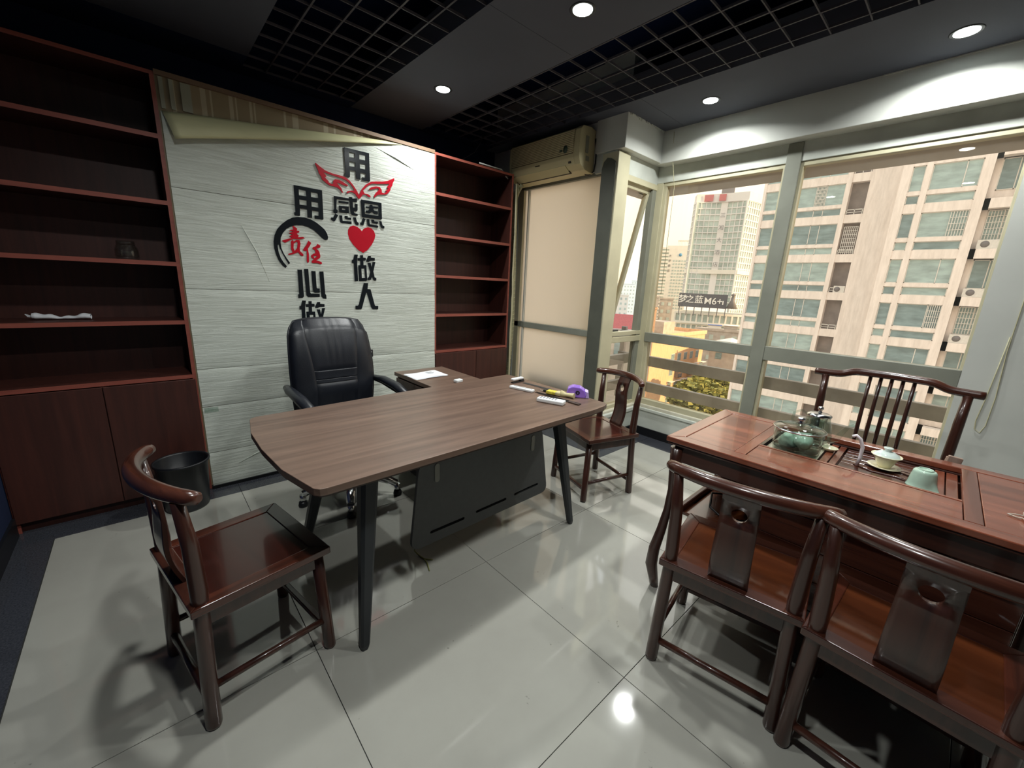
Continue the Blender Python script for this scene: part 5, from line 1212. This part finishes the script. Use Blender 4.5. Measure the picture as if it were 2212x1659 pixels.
TP('cabinet_top', (-0.230, -0.465, 0.565), (0.255, 0.250, 0.580), M['rosewood_y2'], 0.003)
TP('shelf_top', (-0.245, 0.248, 0.375), (0.30, 0.515, 0.392), M['seat_orange'], 0.003)
for lo, hi in (((-0.25, 0.50, 0.385), (0.30, 0.525, 0.420)), ((0.29, 0.25, 0.385), (0.31, 0.50, 0.420))): MB().box(lo, hi, 0.006).build('shelf_lip', RD, tt)
for k in range(4):
    TP('front_plank', (-0.230, -0.455, 0.085+k*0.120), (-0.221, 0.240, 0.203+k*0.120), M['rosewood_y2'], 0.002)
TP('rear_panel', (0.24, -0.46, 0.39), (0.262, 0.47, 0.70), RD, 0.002)
for y in (-0.42, 0.46): TP('rear_support', (0.14, y-0.03, 0.39), (0.20, y+0.03, 0.70), RD, 0.003)
MB().tube([(0.02, 0.30, 0.397), (-0.04, 0.40, 0.45), (-0.10, 0.44, 0.46), (-0.16, 0.42, 0.42), (-0.17, 0.36, 0.397), (-0.12, 0.28, 0.397)], 0.005, 8).build('power_cable', M['cable_black'], tt)
ss = thing('stone_block', 'rough grey stone lump on the shelf under the tea table', 'stone', (1.785, -0.165, 0.606))
b3 = bmesh.new(); bmesh.ops.create_icosphere(b3, subdivisions=2, radius=1.0)
rs_ = random.Random(4)
for v in b3.verts: v.co = Vector((v.co.x*0.035, v.co.y*0.045, v.co.z*0.028+0.0))*(0.88+0.24*rs_.random())
mm = MB(); mm._merge(b3); mm.build('stone', M['stone'], ss)
# ---- tea things
def T_(name, label, cat, x, y, z=0.722, deg=0): return thing(name, label, cat, (x, y, z), math.radians(deg))
gb_ = T_('glass_bowl', 'lidded round glass bowl holding green cups on the tea table', 'bowl', 1.975, 0.378)
gb_.scale = (1.32, 1.32, 1.32)
MB().lathe([(0.0, 0.0), (0.056, 0.0), (0.062, 0.006), (0.064, 0.02), (0.067, 0.076), (0.0645, 0.076), (0.061, 0.022), (0.056, 0.009), (0.0, 0.007)], seg=40).build('bowl', M['clear'], gb_)
MB().lathe([(0.0, 0.0075), (0.056, 0.0095), (0.060, 0.013), (0.060, 0.017), (0.0, 0.015)], seg=40).build('dark_liner', M['darkglass'], gb_)
MB().lathe([(0.068, 0.074), (0.071, 0.078), (0.068, 0.082), (0.045, 0.090), (0.0, 0.095), (0.0, 0.0925), (0.045, 0.0875), (0.066, 0.079), (0.066, 0.074)], seg=40).build('lid', M['clear'], gb_)
MB().lathe([(0.0685, 0.075), (0.0715, 0.078), (0.0685, 0.081), (0.0675, 0.078), (0.0685, 0.075)], seg=40).build('lid_rim', M['chrome'], gb_)
MB().lathe([(0.0, 0.116), (0.010, 0.114), (0.012, 0.108), (0.006, 0.100), (0.014, 0.096), (0.0, 0.094)], seg=16).build('knob', M['chrome'], gb_)
def green_cup(x, y, z, rot, label):
    t = thing('green_cup', label, 'cup', (x, y, z), 0, 'green cups inside the glass bowl')
    t.rotation_euler = rot; t.scale = (1.3, 1.3, 1.3)
    MB().lathe([(0.0, 0.0), (0.011, 0.0), (0.012, 0.004), (0.019, 0.010), (0.026, 0.030), (0.027, 0.038), (0.0255, 0.038), (0.017, 0.014), (0.0, 0.009)], seg=24).build('cup_body', M['celadon'], t)
green_cup(1.925, 0.338, 0.772, (math.radians(0), math.radians(80), math.radians(22)), 'small green cup on its side at the front of the glass bowl, foot outward')
green_cup(1.962, 0.412, 0.792, (math.radians(20), math.radians(160), math.radians(40)), 'small green cup at the left in the glass bowl')
green_cup(2.015, 0.368, 0.748, (math.radians(-15), math.radians(12), math.radians(-20)), 'small green cup at the back right in the glass bowl')
tp = T_('glass_teapot', 'clear glass teapot with a chrome lid behind the glass bowl', 'teapot', 2.135, 0.350, 0.722, 80)
tp.scale = (1.12, 1.12, 1.12)
MB().lathe([(0.0, 0.012), (0.040, 0.012), (0.050, 0.022), (0.053, 0.045), (0.046, 0.085), (0.038, 0.115), (0.038, 0.125), (0.036, 0.125), (0.036, 0.114), (0.044, 0.084), (0.051, 0.045), (0.047, 0.025), (0.0, 0.015)], seg=36).build('body', M['clear'], tp)
MB().lathe([(0.0, 0.0), (0.034, 0.0), (0.038, 0.006), (0.036, 0.013), (0.0, 0.012)], seg=30).build('base', M['chrome'], tp)
MB().lathe([(0.040, 0.122), (0.041, 0.127), (0.030, 0.133), (0.0, 0.136), (0.0, 0.126)], seg=30).build('lid', M['chrome'], tp)
MB().lathe([(0.0, 0.160), (0.008, 0.158), (0.010, 0.151), (0.005, 0.143), (0.008, 0.136), (0.0, 0.134)], seg=16).build('knob', M['chrome'], tp)
MB().lathe([(0.0, 0.03), (0.020, 0.03), (0.024, 0.06), (0.030, 0.122), (0.028, 0.122), (0.022, 0.06), (0.0, 0.034)], seg=20).build('infuser', M['clear'], tp)
MB().tube([(0.036, 0, 0.118), (0.060, 0, 0.128), (0.085, 0, 0.112), (0.088, 0, 0.082), (0.070, 0, 0.055), (0.050, 0, 0.048)], 0.0055, 10).build('handle', M['clear'], tp)
MB().tube([(-0.048, 0, 0.040), (-0.070, 0, 0.050), (-0.082, 0, 0.080), (-0.094, 0, 0.104), (-0.112, 0, 0.118)], [0.014, 0.011, 0.009, 0.007, 0.006], 10).build('spout', M['clear'], tp)
sau = T_('small_saucer', 'small dark-rimmed saucer under the teapot spout', 'saucer', 2.115, 0.285)
MB().lathe([(0.0, 0.0), (0.014, 0.0), (0.020, 0.006), (0.030, 0.016), (0.028, 0.017), (0.016, 0.007), (0.0, 0.004)], seg=24).build('dish', M['cream_china'], sau)
fa = T_('water_spout', 'curved white water tube rising from the tea tray', 'tap', 2.028, 0.180, 0.719, 100)
fa.scale = (1.25, 1.25, 1.2)
MB().tube([(0, 0, 0), (-0.004, 0, 0.03), (-0.003, 0, 0.065), (0.006, 0, 0.09), (0.018, 0, 0.100), (0.026, 0, 0.094)], [0.0050]*5+[0.0055], 12).build('tube', M['tubewhite'], fa)
ga = T_('gaiwan', 'cream porcelain lidded tea bowl on a saucer in the tray', 'tea bowl', 2.082, 0.106, 0.719)
MB().lathe([(0.0, 0.0), (0.020, 0.0), (0.030, 0.004), (0.050, 0.010), (0.051, 0.013), (0.030, 0.009), (0.0, 0.007)], seg=36).build('saucer', M['cream_china'], ga)
MB().lathe([(0.0, 0.009), (0.020, 0.009), (0.022, 0.014), (0.030, 0.030), (0.036, 0.045), (0.047, 0.055), (0.0465, 0.0575), (0.034, 0.047), (0.027, 0.030), (0.0, 0.016)], seg=36).build('bowl', M['cream_china'], ga)
MB().lathe([(0.041, 0.053), (0.036, 0.062), (0.020, 0.071), (0.010, 0.073), (0.009, 0.076), (0.016, 0.085), (0.014, 0.087), (0.0, 0.084)], seg=36).build('lid', M['white_china'], ga)
cp = T_('pouring_cup', 'pale green fair cup turned upside down on the tea tray', 'cup', 1.983, -0.006, 0.719, 60)
pr_ = [(0.041, 0.0), (0.042, 0.003), (0.039, 0.010), (0.035, 0.040), (0.031, 0.060), (0.028, 0.064), (0.021, 0.065), (0.020, 0.069), (0.017, 0.069), (0.016, 0.065), (0.0, 0.065)]
def cupf(u, v):
    i = min(int(v*(len(pr_)-1)), len(pr_)-2); f = v*(len(pr_)-1)-i
    r_ = pr_[i][0]*(1-f)+pr_[i+1][0]*f; z_ = pr_[i][1]*(1-f)+pr_[i+1][1]*f
    an = 2*PI*u; sp = math.exp(-((an-PI)/0.28)**2)*max(0, 1-z_/0.03)*0.014
    return ((r_+sp)*math.cos(an), (r_+sp)*math.sin(an), z_)
MB().grid(cupf, 40, 30, closeu=True).build('cup_body', M['celadon'], cp)
bg_ = T_('linen_pouch', 'small grey linen drawstring pouch at the right edge of the tea table', 'pouch', 1.880, -0.262, 0.750, 30)
b4 = bmesh.new(); bmesh.ops.create_uvsphere(b4, u_segments=20, v_segments=12, radius=1.0)
for v in b4.verts:
    v.co = Vector((v.co.x*0.036*(1+0.08*math.sin(5*v.co.y)), v.co.y*0.044, max(-0.6, v.co.z)*0.020+0.012+0.002*math.sin(9*v.co.x)))
    if v.co.y > 0.02: v.co.x *= 1-0.35*(v.co.y-0.02)/0.024
for f in b4.faces: f.smooth = True
mm = MB(); mm._merge(b4); mm.build('bag', M['cloth'], bg_)
MB().tube([(0.0, 0.040, 0.008), (0.014, 0.052, 0.004), (0.012, 0.070, 0.003), (-0.004, 0.062, 0.003), (-0.010, 0.048, 0.004), (-0.026, 0.056, 0.003), (-0.03, 0.040, 0.003)], 0.0018, 6).build('drawstring', M['cloth'], bg_)

# ================================================================ SPINDLE-BACK ARMCHAIR
ac = thing('spindle_back_chair', 'large dark rosewood chair with a spindle back between tea table and window', 'chair', (2.62, 0.205, 0), PI)
def A_(n, mb, m='rosewood'): return mb.build(n, M[m], ac)
A_('seat', MB().box((-0.23, -0.285, 0.425), (0.25, 0.285, 0.455), 0.006), 'rosewood_y2')
A_('seat_panel', MB().box((-0.18, -0.235, 0.452), (0.20, 0.235, 0.458), 0.002), 'seat_orange')
for s in (-1, 1):
    A_('back_post', MB().tube([(-0.205, s*0.265, 0.0), (-0.205, s*0.265, 0.43), (-0.200, s*0.268, 0.60), (-0.215, s*0.272, 0.80), (-0.225, s*0.275, 0.942)], [0.021, 0.021, 0.021, 0.020, 0.018], 14))
    A_('front_leg', MB().tube([(0.225, s*0.262, 0.0), (0.220, s*0.262, 0.43)], [0.020, 0.020], 12))
    A_('stretcher', MB().box((-0.20, s*0.262-0.010, 0.13), (0.22, s*0.262+0.010, 0.155), 0.003))
A_('stretcher', MB().box((-0.215, -0.26, 0.20), (-0.195, 0.26, 0.225), 0.003)); A_('stretcher', MB().box((0.215, -0.26, 0.07), (0.24, 0.26, 0.10), 0.003)); A_('apron', MB().box((0.20, -0.25, 0.36), (0.215, 0.25, 0.425), 0.002))
pts = []
for i in range(41):
    s = i/20-1; a2 = abs(s)
    up_ = 0.026*(1/(1+math.exp((a2-0.56)/0.045)))
    pts.append((-0.222-0.012*(1-s*s), 0.325*s, 0.955+up_-0.004*a2))
A_('top_rail', MB().tube([(pts[0][0], pts[0][1]-0.003, pts[0][2])]+pts+[(pts[-1][0], pts[-1][1]+0.003, pts[-1][2])], [0.012]+[0.0195]*41+[0.012], 14), 'rosewood_y2')
A_('lower_rail', MB().box((-0.222, -0.25, 0.560), (-0.198, 0.25, 0.590), 0.004))
for k in range(5):
    y = -0.086+k*0.043
    A_('spindle', MB().tube([(-0.212, y*0.98, 0.58), (-0.205, y*0.98, 0.68), (-0.225, y, 0.82), (-0.250, y, 0.975)], [0.009, 0.0095, 0.009, 0.0085], 10))

wbd = thing('wooden_boards', 'two narrow pale wooden boards leaning in front of the right post of the spindle-back chair', 'boards', (2.47, -0.052, 0.459), math.radians(10))
for k in range(2): MB().box((-0.010+k*0.022, -0.022, 0.0), (0.006+k*0.022, 0.022, 0.275-0.012*k), 0.003, mat=Matrix.Rotation(math.radians(6), 4, 'X')).build('board', M['boardpale'], wbd)
# ================================================================ AIR CONDITIONER, PIPES, CABLES
acu = thing('air_conditioner', 'yellowed wall air conditioner above the frosted window in the corner', 'air conditioner', (2.85, 2.68, 2.40))
hl = 0.41
sec = [(0.0, 0.155), (-0.06, 0.170), (-0.155, 0.160), (-0.180, 0.135), (-0.188, 0.02), (-0.186, -0.055), (-0.165, -0.105), (-0.110, -0.138), (-0.02, -0.150), (0.0, -0.150)]
def ring_prism(sec_, y0, y1):
    return MB().prism([(x, z) for x, z in sec_], y0, y1, 'y', bev=0.004)
ring_prism(sec, -hl+0.055, hl-0.02).build('body', M['acbody'], acu)
ring_prism([(x*1.02, z*1.02) for x, z in sec], -hl, -hl+0.054).build('end_cap', M['acbody'], acu)
ring_prism([(x*1.01, z*1.01) for x, z in sec], hl-0.019, hl).build('end_cap', M['acbody'], acu)
MB().box((-0.1905, -hl+0.065, -0.028), (-0.184, hl-0.035, 0.137)).build('grille_backing', M['acback'], acu)
for k in range(13):
    z = 0.132-k*0.0125
    MB().box((-0.196+0.0006*abs(k-5), -hl+0.06, z-0.0042), (-0.184, hl-0.03, z+0.0042), 0.001).build('grille_slat', M['acbody'], acu)
MB().prism([(-0.172, -0.098), (-0.112, -0.139), (-0.114, -0.144), (-0.177, -0.102)], -hl+0.15, hl-0.06, 'y').build('outlet_flap', M['acbody'], acu)
MB().prism([(-0.125, -0.129), (-0.098, -0.143), (-0.099, -0.1475), (-0.128, -0.134)], -hl+0.14, hl-0.05, 'y').build('outlet_slot', M['acdark'], acu)
MB().box((-0.192, 0.02, -0.062), (-0.184, 0.07, -0.056)).box((-0.180, -hl+0.09, -0.092), (-0.172, -hl+0.115, -0.078)).build('indicator', M['acdark'], acu)
MB().lathe([(0.022, 0), (0.022, 0.002), (0, 0.002)], seg=20, mat=Matrix.Translation((-0.196, -hl+0.14, 0.01)) @ Matrix.Rotation(-PI/2, 4, 'Y') @ Matrix.Scale(1.3, 4, (1, 0, 0))).build('badge', M['label_green'], acu)
MB().box((-0.1985, -hl+0.175, 0.0), (-0.195, -hl+0.20, 0.015)).build('badge', M['label_green'], acu)
MB().box((-0.120, -hl-0.0035, -0.02), (-0.085, -hl-0.001, 0.10)).box((-0.11, -hl-0.0035, -0.075), (-0.07, -hl-0.001, -0.04)).build('rating_label', M['label_grey'], acu)
pw = thing('power_lead', 'black power lead looping down the right end of the air conditioner', 'cable')
MB().tube([(2.838, 2.262, 2.50), (2.836, 2.245, 2.42), (2.834, 2.243, 2.32), (2.836, 2.255, 2.262), (2.838, 2.30, 2.245), (2.82, 2.33, 2.25)], 0.0055, 8).build('lead', M['cable_black'], pw)
hz = thing('drain_hose', 'taped cream pipe running down beside the frosted window from the air conditioner', 'pipe')
hp = [(2.74, 2.99, 2.245), (2.725, 3.03, 2.19), (2.72, 3.055, 2.12), (2.722, 3.05, 1.9), (2.72, 3.03, 1.42), (2.72, 3.02, 0.97), (2.72, 3.05, 0.5), (2.72, 3.06, 0.02)]
MB().tube(hp, [0.018, 0.020, 0.021, 0.020, 0.020, 0.020, 0.020, 0.020], 12).build('pipe', M['hose'], hz)
rg = MB()
for i in range(52):
    z = 0.06+i*0.0405
    for (p, q_) in zip(hp[2:], hp[3:]):
        if q_[2] <= z <= p[2]:
            f = (z-q_[2])/(p[2]-q_[2]); x = q_[0]+(p[0]-q_[0])*f; y = q_[1]+(p[1]-q_[1])*f
            rg.tube([(x+0.0205*math.cos(a_), y+0.0205*math.sin(a_), z+0.007*math.sin(a_+1)) for a_ in [2*PI*k/10 for k in range(10)]], 0.0022, 5, closed=True)
rg.build('tape_wrap', M['cable'], hz)
for k, (dx_, lab) in enumerate(((0.0, 'cream cable bundle hanging between the right bookcase and the taped pipe'), (0.014, 'thin loose cream cable beside the cable bundle'))):
    cb = thing('cable_bundle', lab, 'cable')
    MB().tube([(2.668+dx_, 2.985, 2.24), (2.666+dx_, 2.975, 1.8), (2.662+dx_+0.006*k, 2.978, 1.45), (2.668-dx_, 2.97, 1.2), (2.664+dx_, 2.98, 0.9), (2.668, 2.975, 0.5), (2.67+dx_, 2.98, 0.03)], 0.008-0.004*k, 8).build('cable', M['cable'], cb)
tb = thing('shelf_cable', 'pale cable lying along the top of the right bookcase', 'cable')
MB().tube([(2.27, 3.02, 2.335), (2.40, 3.02, 2.332), (2.52, 3.03, 2.335), (2.60, 3.06, 2.30), (2.70, 3.08, 2.26)], 0.006, 8).build('cable', M['plaster'], tb)
lw = thing('loose_wire', 'thin wire dangling from the black ceiling above the right bookcase', 'wire')
MB().tube([(2.22, 3.3, 2.34), (2.30, 3.3, 2.42), (2.42, 3.3, 2.50), (2.49, 3.3, 2.60), (2.50, 3.3, 2.66)], 0.003, 6).build('wire', M['gridbar'], lw)
bpy.context.view_layer.update()
